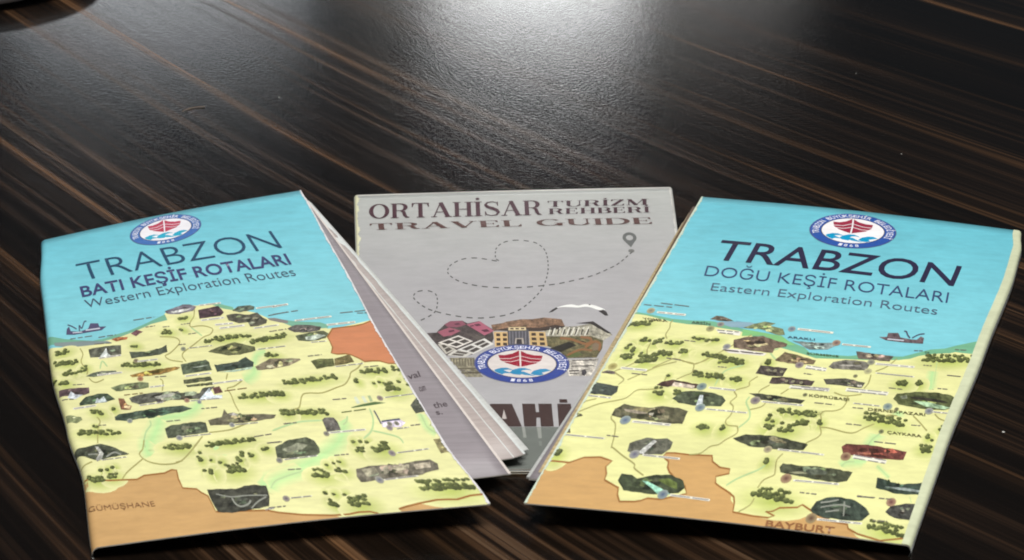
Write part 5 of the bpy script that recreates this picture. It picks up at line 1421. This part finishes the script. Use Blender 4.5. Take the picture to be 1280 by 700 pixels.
# white curled margin of the pink page and text on the grey one
def on_page(fn, pts_list, col, name, parent, h=.004):
    bm = bmesh.new(); cl = bm.verts.layers.float_color.new('Col')
    for pts in pts_list:
        vs = []
        for s, t in pts:
            x, y, z = fn(s, t); v = bm.verts.new((x*CM, y*CM, (z+h)*CM)); v[cl] = lin(col); vs.append(v)
        bm.faces.new(vs)
    bmesh.ops.recalc_face_normals(bm, faces=bm.faces[:])
    for f in bm.faces:
        if f.normal.z < 0: f.normal_flip()
    me = bpy.data.meshes.new(name); bm.to_mesh(me); bm.free()
    return link(name, me, M_INK, parent)
kids = [o for o in west.children if o.name.startswith('inner_page')]
pages_w = {k: (o, page_fn(q, .03, .10 if i in (1, 2) else 0)) for i, ((k, q), o) in enumerate(zip(PAGES['west'], kids))}
po, pf = pages_w['pink']
strips = []
for i in range(40):
    t0, t1 = i/40, (i+1)/40
    for a, b in ((.962, .975), (.975, .988), (.988, 1.0)):
        strips.append([(a, t0), (b, t0), (b, t1), (a, t1)])
on_page(pf, strips, (204, 208, 206), 'white_margin', po)
po, pf = pages_w['grey']
strips = []
for i in range(30):
    t0, t1 = i/30, (i+1)/30
    strips.append([(.992, t0), (1.0, t0), (1.0, t1), (.992, t1)])
on_page(pf, strips, (205, 196, 190), 'white_margin', po)

# back of each leaflet: the outer fold that joins the cover to the sheets below
def fold(name, cov, u_edge, out, zb, mat, parent):
    bm = bmesh.new(); rows = []
    for j in range(0, 43):
        v = 5*j
        p = P(cov, u_edge, v); ud = CO[cov]['ud']
        top = p[2]-.03; low = zb
        row = []
        for k in range(9):
            a = math.pi*k/8
            zz = (top+low)/2+(top-low)/2*math.cos(a)
            ex = out*(math.sin(a)*.05-.03)
            row.append(bm.verts.new((Vector((p[0]+ud[0]*ex, p[1]+ud[1]*ex, zz)))*CM))
        rows.append(row)
    for a, b in zip(rows, rows[1:]):
        for k in range(8):
            f = bm.faces.new((a[k], a[k+1], b[k+1], b[k])); f.smooth = True
    bmesh.ops.solidify(bm, geom=bm.faces[:], thickness=.0002)
    me = bpy.data.meshes.new(name); bm.to_mesh(me); bm.free()
    return link(name, me, mat, parent)
fold('fold', 'west', 0.05, -1, .02, M_PAPER['white'], west)
fold('fold', 'east', 99.95, 1, .02, M_PAPER['white'], east)

# text lines showing at the edge of the grey page
def page_text(text, tl, bl, br):
    vs, ts = glyph_mesh(text, .01)
    x0, x1 = min(v[0] for v in vs), max(v[0] for v in vs)
    f = affine((tl, bl, br), x0, x1)
    bm = bmesh.new(); cl = bm.verts.layers.float_color.new('Col')
    po, pf = pages_w['grey']
    V = []
    for x, y in vs:
        s, t = f(x, y/CAP)
        a, b, c_ = pf(s, t); w_ = bm.verts.new((a*CM, b*CM, (c_+.006)*CM)); w_[cl] = lin((72, 62, 66)); V.append(w_)
    for t in ts:
        if len(set(t)) == 3:
            fc = bm.faces.new([V[i] for i in t])
            fc.normal_update()
            if fc.normal.z < 0: fc.normal_flip()
    me = bpy.data.meshes.new('page_text'); bm.to_mesh(me); bm.free()
    link('page_text', me, M_INK, po)
for w_, q in PAGETEXT: page_text(w_, *q)

# booklet body under the grey cover
c = CO['middle']['c']
def low_page(dz, sh):
    q = [(p[0]+sh, p[1]-sh*.5, p[2]-dz) for p in c]
    return q
for dz, sh in ((.045, .03), (.08, -.02), (.115, .02)):
    q = low_page(dz, sh)
    q = [(a, b, max(z, .012)) for a, b, z in q]
    sheet('inner_page', page_fn(q, 0), frange(8), frange(6), .012, (M_PAPER['white'], M_PAPER['cream']), mid)

# ------------------------------------------------------------------ dish at the far left
def lathe(name, prof, n, mat, parent=None, loc=(0, 0, 0)):
    bm = bmesh.new(); rings = []
    for r, z in prof:
        rings.append([bm.verts.new((r*math.cos(2*math.pi*i/n), r*math.sin(2*math.pi*i/n), z)) for i in range(n)])
    for a, b in zip(rings, rings[1:]):
        for i in range(n):
            f = bm.faces.new((a[i], a[(i+1) % n], b[(i+1) % n], b[i])); f.smooth = True
    bm.faces.new(rings[0]); bm.faces.new(rings[-1])
    bmesh.ops.remove_doubles(bm, verts=bm.verts[:], dist=1e-6)
    bmesh.ops.recalc_face_normals(bm, faces=bm.faces[:])
    me = bpy.data.meshes.new(name); bm.to_mesh(me); bm.free()
    o = link(name, me, mat, parent); 
    if not parent: o.location = loc
    return o
dish = lathe('dish', [(.052, 0), (.056, .001), (.064, .004), (.068, .0068), (.069, .0078), (.067, .0082), (.06, .0065), (.044, .004), (.026, .003), (.01, .0028)], 64, plain('glazed_white', (225, 228, 232), .12), loc=(-.283, .366, 0))
tag(dish, 'white glazed dish cut off by the top left corner of the photo', 'dish')

# ------------------------------------------------------------------ dust on the table
M_DUST = plain('pale_dust', (190, 188, 182), .8)
DUST_LABELS = [ 'tiny pale dust speck on the wood right of the curved fibre',
 'tiny pale dust speck in the dark wood just right of the bright glare',
 'tiny pale dust speck behind the top edge of the eastern map leaflet',
 'larger pale dust speck on the table right of the cream leaflet edge',
]
for i, (x, y, r) in enumerate(DUST):
    bm = bmesh.new()
    bmesh.ops.create_icosphere(bm, subdivisions=1, radius=r)
    for v in bm.verts: v.co = Vector((v.co.x*rnd.uniform(.7, 1.4), v.co.y*rnd.uniform(.7, 1.4), v.co.z*.4+r*.4))
    me = bpy.data.meshes.new('dust_speck'); bm.to_mesh(me); bm.free()
    o = link('dust_speck', me, M_DUST); o.location = (x, y, .0001)
    tag(o, DUST_LABELS[i], 'dust speck', 'dust specks on the table')
hair_cu = HAIR
bm = bmesh.new(); prev = None
for i in range(25):
    t = i/24
    x = hair_cu[0][0]*(1-t)**2+2*hair_cu[1][0]*t*(1-t)+hair_cu[2][0]*t*t
    y = hair_cu[0][1]*(1-t)**2+2*hair_cu[1][1]*t*(1-t)+hair_cu[2][1]*t*t
    ring = [bm.verts.new((x, y+.00012*math.cos(a), .0003+.00012*math.sin(a))) for a in (0, 2.1, 4.2)]
    if prev:
        for k in range(3): bm.faces.new((prev[k], prev[(k+1) % 3], ring[(k+1) % 3], ring[k]))
    prev = ring
me = bpy.data.meshes.new('fibre'); bm.to_mesh(me); bm.free()
tag(link('fibre', me, plain('brown_fibre', (140, 120, 95), .7)), 'fine curved fibre lying on the table behind the western map leaflet', 'fibre')
